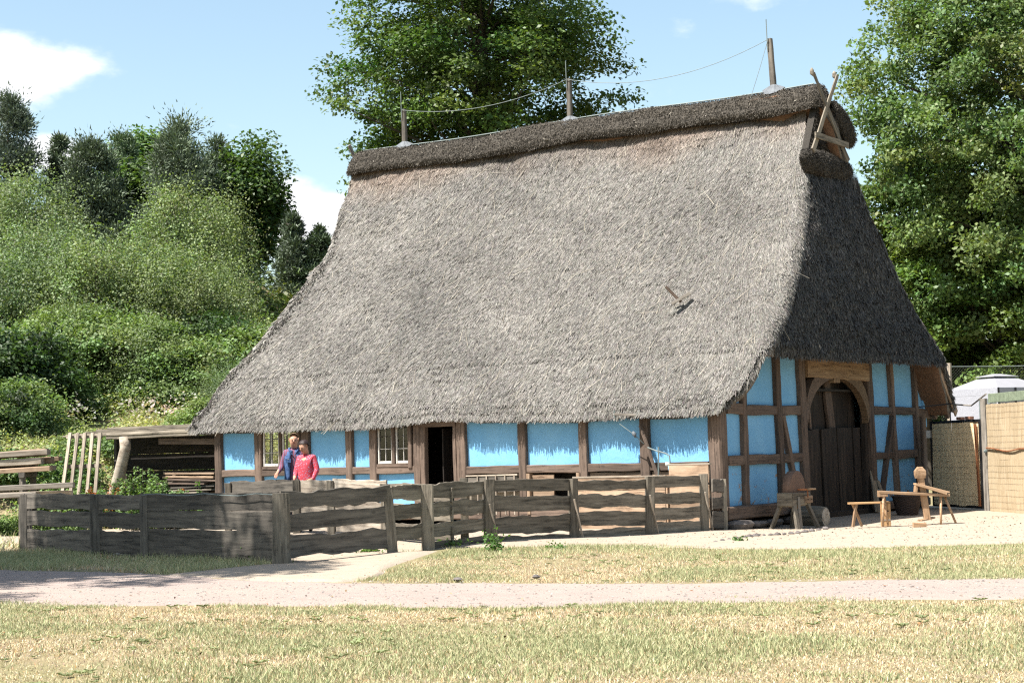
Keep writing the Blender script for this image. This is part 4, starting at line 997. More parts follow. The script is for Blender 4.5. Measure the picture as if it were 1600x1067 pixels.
hairmesh('hair', (0, .004*Hm, .940*Hm), (.048*Hm, .060*Hm, .062*Hm), M_HAIRM, man, lambda d: d.z > .42-.75*d.y and d.z > -.55, 1, .03)
def vest():
    V = []; F = []; n = 26; zs = [.50, .56, .63, .70, .76, .80, .822]; rx = [.108, .103, .106, .115, .112, .092, .055]; ry = [.082, .078, .08, .083, .076, .062, .045]
    for i, z in enumerate(zs):
        for k in range(n):
            a = 2*math.pi*k/n-math.pi/2; g = .42-.03*i   # open at the front
            a2 = -math.pi/2+g+(2*math.pi-2*g)*k/(n-1)
            V.append((rx[i]*math.cos(a2)*Hm, (ry[i]*math.sin(a2)+.003)*Hm, z*Hm))
    for i in range(len(zs)-1):
        for k in range(n-1):
            F.append((i*n+k, i*n+k+1, i*n+n+k+1, i*n+n+k))
    o = add('denim_vest', pymesh('denim_vest', V, F, M_DENIM, True)); o.parent = man
    so = o.modifiers.new('t', 'SOLIDIFY'); so.thickness = .012
    for s in (-1, 1):
        c = tube('collar', [(s*.012*Hm, -.062*Hm, .775*Hm), (s*.040*Hm, -.060*Hm, .812*Hm), (s*.052*Hm, .0, .842*Hm), (s*.02*Hm, .045*Hm, .845*Hm)], [.005*Hm, .009*Hm, .010*Hm, .009*Hm], M_DENIM, None, 6); c.parent = man
        p = box('pocket', (s*.052*Hm-.05, -.083*Hm-.006, .695*Hm), (s*.052*Hm+.05, -.083*Hm+.012, .735*Hm), M_DENIM); p.parent = man
        tube('button', [(s*.052*Hm, -.0875*Hm, .732*Hm), (s*.052*Hm, -.091*Hm, .732*Hm)], .008, M_WHITE, None, 6).parent = man
vest()
# woman
wp_ = at(478, 686, 33.7); Hw = 1.70
la = [(-.115, -.02, .66), (-.09, -.10, .58), (-.06, -.15, .57)]; ra = [(.135, .0, .67), (.12, -.07, .57), (.09, -.12, .55)]
Jw, Rw, Ew = skel(la, ra, [(-.012, -.030, .892), (-.016, -.030, .928), (-.016, -.022, .96)])
Rw[2] = (.112, .088); Rw[1] = (.100, .08); Rw[0] = (.108, .085)
def zw(c):
    if c.z < .035: return 3
    if c.z < .52 and abs(c.x) < .125: return 2
    if c.z > .835+.9*min(0, c.y+.0)*-.3 and c.z > .825: return 0
    if c.y < -.045 and abs(c.x) < .03-(.80-c.z)*.6 and c.z > .77: return 0
    if c.y < -.09 and c.z < .64: return 0
    return 1
wfoot = (wp_[0], wp_[1], wp_[2]-Hw*1.0)
woman, _ = person('person', 'woman with short dark hair in red dotted blouse looking down, beside the man in denim', 'person', wfoot, math.atan2(CC[0]-wp_[0], -(CC[1]-wp_[1]))-.55, Hw, Jw, Rw, Ew, zw, [M_SKIN, M_DOTS, M_TROU, M_SHOE])
hc = Vector((-.014, -.032, .922)); hmat = Matrix.Rotation(-.15, 3, 'Z') @ Matrix.Rotation(.45, 3, 'X')
facebits(woman, Hw, hc, hmat)
hairmesh('hair', (-.014*Hw, -.018*Hw, .930*Hw), (.058*Hw, .066*Hw, .064*Hw), M_HAIRW, woman, lambda d: d.z*.88-d.y*.47 > .18-.9*(d.y*.88+d.z*.47+.1) and d.z > -.75, 5, .07)

# ------------------------------------------------------------------ YARD FURNITURE
rv = Vector((_r0[0], _r0[1], 0)); tv = Vector((-_f[0], -_f[1], 0)).normalized()   # to the right, towards the viewer
def gp(px, py): q = onp(px, py, 2, 0.0); return Vector((q[0], q[1], 0))
# grindstone
gc = Vector((.80, 1.45, -.085)); gs = thing('grindstone', 'round red sandstone wheel in a wooden trough on splayed legs', 'grindstone', gc)
def disc(name, c, ax, r, th, mat, parent, n=28):
    ax = Vector(ax).normalized(); return tube(name, [c-ax*th/2, c-ax*(th/2-.006), c+ax*(th/2-.006), c+ax*th/2], [r-.012, r, r, r-.012], mat, parent, n)
wz = .80
disc('wheel', gc+Vector((0, .02, wz)), (1, .05, 0), .375, .17, M_GRIND, gs)
tube('axle', [gc+Vector((-.24, 0, wz)), gc+Vector((.30, .015, wz))], .018, M_RUST, gs, 8)
tube('crank', [gc+Vector((.30, .015, wz+.02)), gc+Vector((.31, .0, wz-.16))], .014, M_RUST, gs, 6)
tube('crank_handle', [gc+Vector((.30, .02, wz)), gc+Vector((.36, .03, wz+.01)), gc+Vector((.46, .06, wz+.01))], [.03, .022, .018], M_HORSE, gs, 8)
for s in (-1, 1):
    beam('trough_side', gc+Vector((s*.15, -.38, .68)), gc+Vector((s*.15, .38, .68)), .045, .12, M_FENCE, gs, .004)
    beam('trough_side', gc+Vector((s*.15, -.38, .555)), gc+Vector((s*.15, .38, .555)), .045, .12, M_FENCE, gs, .004)
    beam('trough_end', gc+Vector((-.16, s*.39, .68)), gc+Vector((.16, s*.39, .68)), .045, .13, M_FENCE, gs, .004)
    beam('trough_end', gc+Vector((-.16, s*.39, .55)), gc+Vector((.16, s*.39, .55)), .045, .13, M_FENCE, gs, .004)
beam('trough_bottom', gc+Vector((0, -.38, .485)), gc+Vector((0, .38, .485)), .28, .03, M_FENCE, gs, .004)
for sx, sy in ((-1, -1), (1, -1), (-1, 1), (1, 1)):
    beam('leg', gc+Vector((sx*.13, sy*.27, .55)), gc+Vector((sx*.30, sy*.46, 0)), .06, .11, M_FENCE, gs, .005, up=(0, 1, 0))
beam('front_board', gc+Vector((.24, -.20, 0)), gc+Vector((.19, -.16, .66)), .035, .11, M_POST, gs, .006, up=(0, 1, 0), taper=.7)
beam('cross_tie', gc+Vector((.19, .12, .60)), gc+Vector((.19, .40, .60)), .05, .14, M_TAN, gs, .004)
disc('bolt', gc+Vector((.225, .18, .60)), (1, 0, 0), .012, .02, M_BLACKM, gs, 8); disc('bolt', gc+Vector((.225, .34, .60)), (1, 0, 0), .012, .02, M_BLACKM, gs, 8)
# log behind it
lc = Vector((.55, 2.65, .12)); lg = thing('log', 'short fat sawn log lying behind the grindstone', 'log', (lc.x, lc.y, lc.z-.2))
tube('log_body', [lc+Vector((-.35, .0, 0)), lc+Vector((-.2, .0, .02)), lc+Vector((.2, 0, .01)), lc+Vector((.33, 0, 0)), lc+Vector((.35, 0, 0))], [.20, .225, .215, .21, .19], M_FENCE, lg, 14)
disc('cut_face', lc+Vector((.352, 0, 0)), (1, 0, 0), .185, .012, M_LOG, lg, 14)
# little bench
bc = gp(1358, 822)+rv*0.0; bn = thing('small_bench', 'small bright pine bench, one end on legs and the other on a solid board', 'bench', bc)
beam('seat', bc-rv*.38+Vector((0, 0, .45)), bc+rv*.40+Vector((0, 0, .45)), .24, .035, M_PINE, bn, .002)
for s in (-1, 1): beam('leg', bc-rv*(.27-.02*s)+tv*(s*.07)+Vector((0, 0, .435)), bc-rv*(.33 if s > 0 else .12)+tv*(s*.10), .045, .05, M_HORSE, bn, .004)
beam('end_panel', bc+rv*.29+tv*.02, bc+rv*.29+tv*.02+Vector((0, 0, .43)), .20, .035, M_PINE, bn, .002, up=(_r0[0], _r0[1], 0))
pn = beam('end_panel_front', bc+rv*.30+tv*.125, bc+rv*.30+tv*.125+Vector((0, 0, .43)), .03, .19, M_PINE, bn, .002, up=(_r0[0], _r0[1], 0))
for q in (-.04, .01): disc('peg', bc+rv*(.30+q)+tv*.145+Vector((0, 0, .25)), tv, .012, .03, M_PALE, bn, 8)
disc('peg', bc+rv*.345+tv*.145+Vector((0, 0, .29)), tv, .016, .02, M_DOOR, bn, 8)
beam('strap', bc+rv*.21+tv*.143+Vector((0, 0, .12)), bc+rv*.39+tv*.143+Vector((0, 0, .12)), .006, .03, M_PALE, bn, .001)
# shaving horse
hc0 = gp(1430, 821); ho = thing('shaving_horse', 'wooden shaving horse with sloping work rest and block-headed clamp arm', 'shaving horse', hc0)
def hp_(r_, t_, z_): return hc0+rv*r_+tv*t_+Vector((0, 0, z_))
beam('bench_plank', hp_(-.68, 0, .66), hp_(.66, 0, .56), .24, .055, M_HORSE, ho, .003)
beam('head_end_block', hp_(-.68, 0, .60), hp_(-.52, 0, .60), .22, .07, M_HORSE, ho, .003)
for a_, b_ in (((-.60, .07, .63), (-.64, .12, .0)), ((-.56, -.07, .63), (-.50, -.12, 0)), ((.50, .05, .54), (.47, .10, 0)), ((.60, -.05, .54), (.80, -.05, 0))):
    tube('leg', [hp_(*a_), hp_(*b_)], [.026, .022], M_HORSE, ho, 8)
beam('work_rest', hp_(.02, 0, .80), hp_(.66, 0, .62), .20, .03, M_HORSE, ho, .002)
beam('work_rest_edge', hp_(.02, .13, .79), hp_(.60, .13, .60), .04, .05, M_HORSE, ho, .002)
beam('rest_support', hp_(.03, 0, .64), hp_(.05, 0, .79), .16, .05, M_HORSE, ho, .002, up=(_r0[0], _r0[1], 0))
beam('clamp_arm', hp_(.24, 0, .10), hp_(.13, 0, .98), .09, .12, M_HORSE, ho, .003, up=(_r0[0], _r0[1], 0))
V = []; F = []
for (z, a, b) in ((.90, .085, .07), (.96, .10, .08), (1.04, .10, .08), (1.10, .055, .06), (1.12, .04, .05)):
    for (sa, sb) in ((-1, -1), (1, -1), (1, 1), (-1, 1)): V.append(rv*(sa*a)+tv*(sb*b)+Vector((0, 0, z)))
for i in range(4):
    for k in range(4): F.append((i*4+k, i*4+4+k, i*4+4+(k+1) % 4, i*4+(k+1) % 4))
F += [(0, 1, 2, 3), (19, 18, 17, 16)]
add('clamp_head', pymesh('clamp_head', V, F, M_HORSE), ho, Matrix.Translation(hp_(.13, 0, .0)))
beam('treadle', hp_(.06, .13, .10), hp_(.38, -.13, .14), .10, .03, M_HORSE, ho, .002)
bk_ = thing('wood_block', 'small sawn wood block lying on the sand under the shaving horse', 'block', gp(1437, 824))
q = gp(1437, 824); beam('block', q-rv*.12+Vector((0, 0, .05)), q+rv*.12+Vector((0, 0, .05)), .12, .10, M_HORSE, bk_, .004, taper=.8)
# wicker basket
bq = gp(1418, 806); bs = thing('wicker_basket', 'dark brown wicker basket with two handles, behind the shaving horse', 'basket', bq)
V = []; F = []; n = 44; rows = 16
for i in range(rows+1):
    t = i/rows; r0 = .215+.10*t
    for k in range(n):
        a = 2*math.pi*k/n; rr_ = r0+.009*(1 if (k//2+i) % 2 else -1)*(1 if k % 2 else .3); V.append((rr_*math.cos(a), rr_*math.sin(a), .42*t+.004))
for i in range(rows):
    for k in range(n): F.append((i*n+k, i*n+(k+1) % n, i*n+n+(k+1) % n, i*n+n+k))
F.append(tuple(range(n-1, -1, -1)))
bo = add('woven_side', pymesh('woven_side', V, F, M_BASKET), bs, Matrix.Translation(bq)); mo = bo.modifiers.new('t', 'SOLIDIFY'); mo.thickness = .015
tube('rim', [bq+Vector((.32*math.cos(a), .32*math.sin(a), .43)) for a in np.linspace(0, 6.283, 25)], .017, M_BASKET, bs, 6)
for s in (-.17, .12): tube('handle', [bq+rv*(s+.10*math.cos(a))+tv*(.26*(1 if s < 0 else 1))+Vector((0, 0, .43+.075*math.sin(a))) for a in np.linspace(0, math.pi, 9)], .013, M_BASKET, bs, 6)
# edging stones set in the sand
def rock(seed, s):
    g = random.Random(seed); V = []; F = []
    for i in range(5):
        for j in range(8):
            th = math.pi*i/4; ph = 2*math.pi*j/8; k = g.uniform(.75, 1.1); V.append((s*math.sin(th)*math.cos(ph)*k*1.3, s*math.sin(th)*math.sin(ph)*k, s*.6*math.cos(th)*k))
    for i in range(4):
        for j in range(8): F.append((i*8+j, i*8+8+j, i*8+8+(j+1) % 8, i*8+(j+1) % 8))
    return pymesh('edging_stone', V, F, M_STONE)
rks = [rock(k, .05) for k in range(4)]
for k in range(17):
    t = k/16; p = gp(1118+172*t, 848-22*t-2*math.sin(t*6)); o = add('edging_stone', rks[k % 4]); o.location = p+Vector((0, 0, .02)); o.rotation_euler = (0, 0, k*1.7); o.scale = (BG.uniform(.7, 1.4),)*3
    tag(o, 'small dark stone in the curved row edging the sand yard', 'stone', 'row of edging stones')
for k, (px, py) in enumerate(((715, 907), (838, 903))):
    o = add('loose_stone', rks[k]); o.location = gp(px, py)+Vector((0, 0, .02)); tag(o, ['fist-sized stone at the grass edge of the path', 'flat brown stone on the gravel path, right of the grass tuft'][k], 'stone')

# ------------------------------------------------------------------ REED GATE, SCREENS, BACK FENCES, GAZEBO
def reedmat(name, a, b, d):
    m, nt, N, L, p = mat_new(name); tc = N.new('ShaderNodeTexCoord')
    mp = N.new('ShaderNodeMapping'); mp.inputs['Scale'].default_value = (55, 55, 1.6); L.new(tc.outputs['Object'], mp.inputs[0])
    n = noise(N, L, mp.outputs[0], 1, 5, .7); n2 = noise(N, L, tc.outputs['Object'], 2.2, 4, .6)
    c = ramp(N, L, n, [(.3, d), (.48, a), (.7, b)]); c = mixc(N, L, mrange(N, L, n2, .4, .7, 0, .4), c, tuple(q*.8 for q in a))
    L.new(c, p.inputs['Base Color']); p.inputs['Roughness'].default_value = .8; bump(N, L, p, n, .5, .01); return m
M_RGATE = reedmat('old_reed_mat', (.62, .48, .29), (.78, .63, .42), (.40, .30, .18))
M_RNEW = reedmat('golden_reed_mat', (.56, .44, .28), (.68, .57, .41), (.33, .23, .13))
def reedscreen(parent, A, B, z0, z1, mat, name, seed, lace=True):
    """a mat of upright canes tied with wire rows"""
    g = np.random.default_rng(seed); A = np.array(A, float); B = np.array(B, float); Ln = np.linalg.norm(B-A); e = (B-A)/Ln; nr = np.array([e[1], -e[0]])
    n = int(Ln/.012); V = []; F = []
    for k in range(n):
        s = (k+.5)/n*Ln; off = g.uniform(.0, .008); w = .0092; a0 = z0+g.uniform(-.015, .01); a1 = z1+g.uniform(-.02, .012); ln = g.normal(0, .006)
        b = len(V); seg = 3
        for i in range(seg+1):
            z = a0+(a1-a0)*i/seg; o_ = ln*i/seg; q = A+e*(s+o_)
            wv = .012*math.sin(s*5+z*2.5)+.006*math.sin(z*9)
            for (ds, dn) in ((-w, 0), (0, w*1.1), (w, 0)):
                p = q+e*ds+nr*(dn+off+wv); V.append((p[0], p[1], z))
        for i in range(seg):
            c = b+i*3; F += [(c, c+1, c+4, c+3), (c+1, c+2, c+5, c+4)]
    o0 = np.array([A[0], A[1], 0]); o = add(name, newmesh(name, np.array(V)-o0, np.array(F), mat), parent, Matrix.Translation(o0)); o['kind'] = 'stuff'
    if lace:
        for z in np.arange(z0+.10, z1, .13):
            pts = [(*(A+e*(Ln*t)+nr*(.022+.012*math.sin(Ln*t*5+z*2.5)+.006*math.sin(z*9))), z+.004*math.sin(t*40)) for t in np.linspace(0, 1, 24)]
            tube('tie_wire', pts, .0018, M_OAK, parent, 3)
gA = np.array([.28, 9.72]); gB = np.array([2.16, 7.98])
gt = thing('reed_gate', 'low gate clad in grey-brown reed mat with dark metal frame', 'gate', (*gA, 0))
reedscreen(gt, gA+(gB-gA)*.012, gB-(gB-gA)*.012, .11, 2.03, M_RGATE, 'reed_mat', 91)
def bar(pn, A, B, w, h, m, up=(0, 0, 1), par=gt): return beam(pn, A, B, w, h, m, par, .001, up=up)
bar('frame_rail', (*gA, 2.04), (*gB, 2.04), .05, .06, M_BLACKM); bar('frame_rail', (*gA, .10), (*gB, .10), .05, .06, M_BLACKM)
bar('frame_stile', (*gA, .07), (*gA, 2.07), .06, .07, M_BLACKM, (1, 0, 0)); bar('frame_stile', (*gB, .07), (*gB, 2.07), .05, .06, M_BLACKM, (1, 0, 0))
e_ = (gB-gA)/np.linalg.norm(gB-gA); nr_ = np.array([e_[1], -e_[0]])
q = gB-e_*.06+nr_*.05; bar('rusty_edge_strip', (*q, .12), (*(q-e_*.08), 1.96), .03, .09, M_RUST, (e_[0], e_[1], 0))
q = gA+e_*.02+nr_*.08; box('lock_box', (q[0]-.05, q[1]-.05, 1.68), (q[0]+.05, q[1]+.05, 1.86), M_WHITE, gt)
# bricks lying on the gate's top rail
for k, t in enumerate((.62, .80)):
    p = gA+(gB-gA)*t; o = beam('brick', (*(p-e_*.12), 2.105+.0*k), (*(p+e_*.12), 2.105), .10, .07, M_BRICK, None, .003)
    tag(o, ['small red brick lying on the gate top, nearer the house', 'small red brick lying on the gate top, nearer the screen'][k], 'brick')
# gate side mesh + post
mp1 = np.array([2.30, 7.9]); ps = thing('screen_post', 'square grey wooden post between the reed gate and golden screen', 'post', (*mp1, 0))
beam('post_shaft', (*mp1, -.1), (*mp1, 2.52), .13, .13, M_POST, ps, .004, up=(1, 0, 0)); disc('hinge', Vector((mp1[0]+.03, mp1[1]-.09, 1.35)), (.6, -.8, 0), .04, .03, M_WIRE, ps, 8)
sA = np.array([2.42, 7.75]); sB = np.array([6.6, 3.22])
sc_ = thing('reed_screen', 'tall golden reed mat screen at the far right edge', 'screen', (*sA, 0))
reedscreen(sc_, sA, sB, .02, 2.38, M_RNEW, 'reed_mat', 92)
sde = (sB-sA)/np.linalg.norm(sB-sA); snr = np.array([sde[1], -sde[0]])
back = sA-snr*.06; backb = sB-snr*.06
beam('backing_board', (*back, 2.52), (*(back+sde*.62), 2.52), .03, .20, M_GREENB, sc_, .003); beam('backing_board', (*(back+sde*.64), 2.52), (*backb, 2.52), .03, .20, M_GREENB, sc_, .003)
for z in (.4, 1.3): beam('backing_rail', (*back, z), (*backb, z), .04, .08, M_FENCED, sc_, .003)
tube('rope', [(*(sA+sde*s+snr*.045), 1.42+.025*math.sin(s*4)-.05*min(1, s*2)) for s in np.linspace(.0, 3.2, 26)], .016, M_RUST, sc_, 6)
# chain link
def chain(parent, A, B, z0, z1, cell, name='chain_link_mesh', r_=.0035, mt=None):
    A = np.array(A, float); B = np.array(B, float); Ln = np.linalg.norm(B-A); e = (B-A)/Ln; V = []; F = []
    def seg(p, q):
        b = len(V); nr = np.array([e[1], -e[0], 0]); d = (q-p)/np.linalg.norm(q-p); s = np.cross(d, nr)
        for c in (p, q):
            for a in (0, 2.09, 4.19): V.append(c+(nr*math.cos(a)+s*math.sin(a))*r_)
        for k in range(3): F.append((b+k, b+(k+1) % 3, b+3+(k+1) % 3, b+3+k))
    H = z1-z0; n = int((Ln+H)/cell)
    for k in range(n):
        s = k*cell-H
        for (u0, u1) in ((s, s+H), (s+H, s)):
            a, b = u0, u1; za, zb = z0, z1
            # clip to 0..Ln
            def cl(u, z, du, dz):
                return u, z
            t0, t1 = 0., 1.; du = b-a
            if du > 0: t0 = max(t0, (0-a)/du); t1 = min(t1, (Ln-a)/du)
            else: t0 = max(t0, (Ln-a)/du); t1 = min(t1, (0-a)/du)
            if t1-t0 < .02: continue
            p = np.array([*(A+e*(a+du*t0)), za+H*t0]); q = np.array([*(A+e*(a+du*t1)), za+H*t1]); seg(p, q)
    o = add(name, newmesh(name, np.array(V), np.array(F), mt or M_WIRE), parent); return o
cA = np.array([1.05, 10.9]); cB = np.array([2.30, 8.6])
cf = thing('chain_link_fence', 'rusty chain link panel above the reed gate beside the roof corner', 'fence', (*cA, 0))
chain(cf, cA, cB, 1.6, 2.55, .085)
tube('top_pole', [(.75, 9.95, 2.46), (1.5, 9.2, 2.40), (2.34, 7.95, 2.62)], [.018, .018, .022], M_POST, cf, 6)
beam('pale_pole', (1.7, 9.3, 2.34), (2.30, 8.0, 2.50), .04, .05, M_PALE, cf, .003)
beam('fence_post', (*cB, 0), (*cB, 2.58), .05, .05, M_WIRE, cf, .001, up=(1, 0, 0)); beam('fence_post', (*cA, 0), (*cA, 2.58), .05, .05, M_WIRE, cf, .001, up=(1, 0, 0))
bA = at(1470, 640, 56)[:2]; bB = at(1700, 640, 56)[:2]
bf = thing('tall_wire_fence', 'tall dark wire mesh fence rising behind the white gazebo', 'fence', (*bA, 0))
zt = at(1490, 572, 56)[2]
chain(bf, bA, bB, .1, zt, .09, r_=.003, mt=M_MESH); tube('top_wire', [(*bA, zt), (*((bA+bB)/2), zt-.05), (*bB, zt)], .012, M_WIRE, bf, 5)
pw = at(1487, 700, 55.5)[:2]; p_ = thing('tall_post', 'tall pale square post rising beside the far roof corner', 'post', (*pw, 0)); beam('post_shaft', (*pw, 0), (*pw, zt+.08), .12, .16, M_PALE, p_, .004, up=(1, 0, 0))
# gazebo
gz = np.array([at(1560, 640, 52)[0], at(1560, 640, 52)[1], 0]); ga = thing('gazebo', 'white canvas gazebo tent with net walls behind the fences', 'gazebo', gz)
zt2 = at(1560, 584, 52)[2]; ze = at(1540, 606, 51)[2]
gax = rv*math.cos(.53)-tv*math.sin(.53); gbx = rv*math.sin(.53)+tv*math.cos(.53)
def gq(a, b, z): v = Vector(gz)+gax*a+gbx*b; v.z = z; return v
S = .95
V = [gq(-S, S, ze), gq(S, S, ze), gq(S, -S, ze), gq(-S, -S, ze)]+[gq(-.40, .30, ze+(zt2-ze)*.72), gq(.40, .30, ze+(zt2-ze)*.72), gq(.40, -.30, ze+(zt2-ze)*.72), gq(-.40, -.30, ze+(zt2-ze)*.72)]
F = [(0, 1, 5, 4), (1, 2, 6, 5), (2, 3, 7, 6), (3, 0, 4, 7)]
V2 = [gq(-.48, .36, ze+(zt2-ze)*.82), gq(.48, .36, ze+(zt2-ze)*.82), gq(.48, -.36, ze+(zt2-ze)*.82), gq(-.48, -.36, ze+(zt2-ze)*.82), gq(-.15, 0, zt2), gq(.15, 0, zt2)]
for nm, vv, ff in (('canopy', V, F), ('canopy_vent', V2, [(0, 1, 5, 4), (1, 2, 5), (2, 3, 4, 5), (3, 0, 4)])):
    o = add(nm, pymesh(nm, [v-Vector(gz) for v in vv], ff, M_TENT), ga, Matrix.Translation(gz)); so_ = o.modifiers.new('t', 'SOLIDIFY'); so_.thickness = .02
for (a, b) in (((-S, S), (S, S)), ((S, S), (S, -S)), ((S, -S), (-S, -S)), ((-S, -S), (-S, S))):
    p, q = gq(*a, ze-.10), gq(*b, ze-.10); beam('valance', p, q, .015, .20, M_TENTS, ga, .001)
    p, q = gq(*a, (ze-.18)/2), gq(*b, (ze-.18)/2); beam('side_wall', p, q, .01, ze-.22, M_TENT if a[1] == S and b[1] == S else M_TENTS, ga, .001)
for a, b in ((-S, S), (S, S), (S, -S), (-S, -S), (-.3, S), (.3, S)): tube('pole', [gq(a, b+.03, 0), gq(a, b+.03, ze)], .03, M_BLACKM, ga, 6)

# ------------------------------------------------------------------ LUMBER SHELTER, LATTICE, BOARD PILES
sh = thing('lumber_shelter', 'low lean-to of grey boards on a crooked pole, left of the house', 'shelter', (-16.5, .3, 0))
def O(px, py, y): q = onp(px, py, 1, y); return q
a, b = O(105, 682, .1), O(325, 680, .1); a[2] = b[2] = 2.28
for k in range(5):
    beam('roof_board', (a[0]+.05*k, .1+.33*k, 2.30+.05*k), (b[0]+.1*k, .12+.33*k, 2.30+.05*k), .32, .04, M_FENCE, sh, .005)
beam('front_beam', (a[0]+1.6, .02, 2.26), (b[0]-.25, .02, 2.28), .10, .15, M_FENCE, sh, .006)
beam('second_beam', (-15.9, .25, 2.10), (-13.9, .25, 2.05), .08, .15, M_OAK, sh, .006)
for k in range(5): beam('back_board', (a[0]+.3+.04*k, 1.7, .3+.43*k), (-15.1+.03*k, 1.7, .3+.43*k), .04, .425, M_DOOR, sh, .002)  # near-black boards added to paint the shade inside the shelter
pts = [O(px, py, .0) for px, py in ((195, 682), (196, 700), (191, 722), (186, 745), (180, 765))]; pts.append(pts[-1]+np.array([-.1, 0, -.95]))
tube('crooked_pole', pts, [.14, .135, .14, .15, .15, .15], M_LOG, sh, 10)
for x in (-18.7, -13.95): beam('support_post', (x, 1.4, 0), (x, 1.4, 2.35), .12, .12, M_FENCED, sh, .006, up=(1, 0, 0))
def pilestack(name, label, base, dirx, n, L_, rot, mats, seed, z0=.2, dz=.07, w=.22, tilt=0.):
    t = thing(name, label, 'board pile', base); g = random.Random(seed)
    d = Vector((math.cos(rot), math.sin(rot), 0)); s = Vector((-d.y, d.x, 0))
    for k in range(n):
        lv = k//3; c = Vector(base)+s*((k % 3-1)*w*1.05+g.uniform(-.04, .04))+Vector((0, 0, z0+lv*(dz+.02)))
        l = L_*g.uniform(.8, 1.05); o_ = g.uniform(-.3, .3); a_ = g.uniform(-.03, .03)-tilt
        beam('board', c+d*(o_-l/2)+Vector((0, 0, a_)), c+d*(o_+l/2)-Vector((0, 0, a_)), w*g.uniform(.8, 1), dz*g.uniform(.6, 1), mats[g.randrange(len(mats))], t, .004)
    for q in (-.35, .35):
        c = Vector(base)+d*(L_*q); beam('bearer', c-s*w*1.6+Vector((0, 0, z0-.12+tilt*q*2)), c+s*w*1.6+Vector((0, 0, z0-.12+tilt*q*2)), .14, .12, M_FENCED, t, .004)
        for e in (-1, 1): beam('bearer_leg', c+s*w*1.3*e, c+s*w*1.3*e+Vector((0, 0, z0-.1)), .12, .12, M_FENCED, t, .004, up=(1, 0, 0))
    return t
pilestack('board_pile', 'old grey and brown boards stacked under the shelter against the house end', (-15.0, .55, 0), 0, 27, 2.1, -.12, [M_FENCE, M_FENCED, M_TAN, M_OAK, M_FENCE], 5, .65, .06)
bb = at(-75, 715, 44); pilestack('board_pile', 'pale sawn boards piled at the far left edge behind the fence', (bb[0], bb[1], 0), 0, 9, 5.2, YAW-.02, [M_PALE, M_PALE, M_TAN], 8, 1.42, .17, .34, .10)
bb2 = at(-95, 745, 41.5); pilestack('board_pile', 'greyed boards lying low in the weeds, below the pale pile', (bb2[0], bb2[1], 0), 0, 6, 5.5, YAW+.05, [M_POST, M_PALE], 9, .92, .13, .32, .04)
# the lattice of slats leaning on the shelter
lt = thing('slatted_panel', 'wooden slat panel leaning upright against the shelter front', 'panel', (-18.2, -.5, 0))
for k in range(5):
    tp = O(110+11.6*k, 676, -.12); bt = O(98+11.6*k+(k*1.2), 766, -.35)
    bt = bt+(bt-tp)*.75
    beam('slat', bt, tp, .035, .11, M_PALE, lt, .003, up=(1, 0, 0))
for t_ in ((681, 0), (725, 0)):
    p, q = O(104, t_[0]+1, -.05), O(160, t_[0], -.05); 
    if t_[0] > 700: p, q = O(103, 729, -.16), O(158, 727, -.16)
    beam('cross_slat', p, q, .03, .10, M_PALE, lt, .003)

# ------------------------------------------------------------------ TREES AND SHRUBS
def leafmesh(name, P, Nn, size, col, mat, parent, origin, asp=.62):
    n = len(P); g = rng
    t = np.cross(Nn, g.normal(0, 1, (n, 3))); t /= np.maximum(np.linalg.norm(t, axis=1, keepdims=True), 1e-6)
    b = np.cross(Nn, t); s = size[:, None]
    V = np.zeros((n, 4, 3)); V[:, 0] = P-t*s; V[:, 1] = P+b*s*asp; V[:, 2] = P+t*s; V[:, 3] = P-b*s*asp
    V[:, 1] += Nn*s*.18; V[:, 3] += Nn*s*.18
    c = np.repeat(col[:, None], 4, 1).reshape(-1, 3)
    o = add(name, newmesh(name, (V-np.array(origin)).reshape(-1, 3), np.arange(4*n).reshape(-1, 4), mat, np.clip(c, .004, .9)), parent, Matrix.Translation(origin))
    return o
def unit(v): return v/np.maximum(np.linalg.norm(v, axis=-1, keepdims=True), 1e-9)
def crownpts(c, r, n, seed, shell=.45, lump=.22):
    g = np.random.default_rng(seed); d = unit(g.normal(0, 1, (n, 3))); nn = Fbm(seed+500, 1.7, 3)
    k = (shell+(1-shell)*g.uniform(0, 1, n)**.7)*(1+lump*nn(d[:, 0]*2+d[:, 2], d[:, 1]*2-d[:, 2]*1.5))
    return np.array(c)+d*k[:, None]*np.array(r), d, g
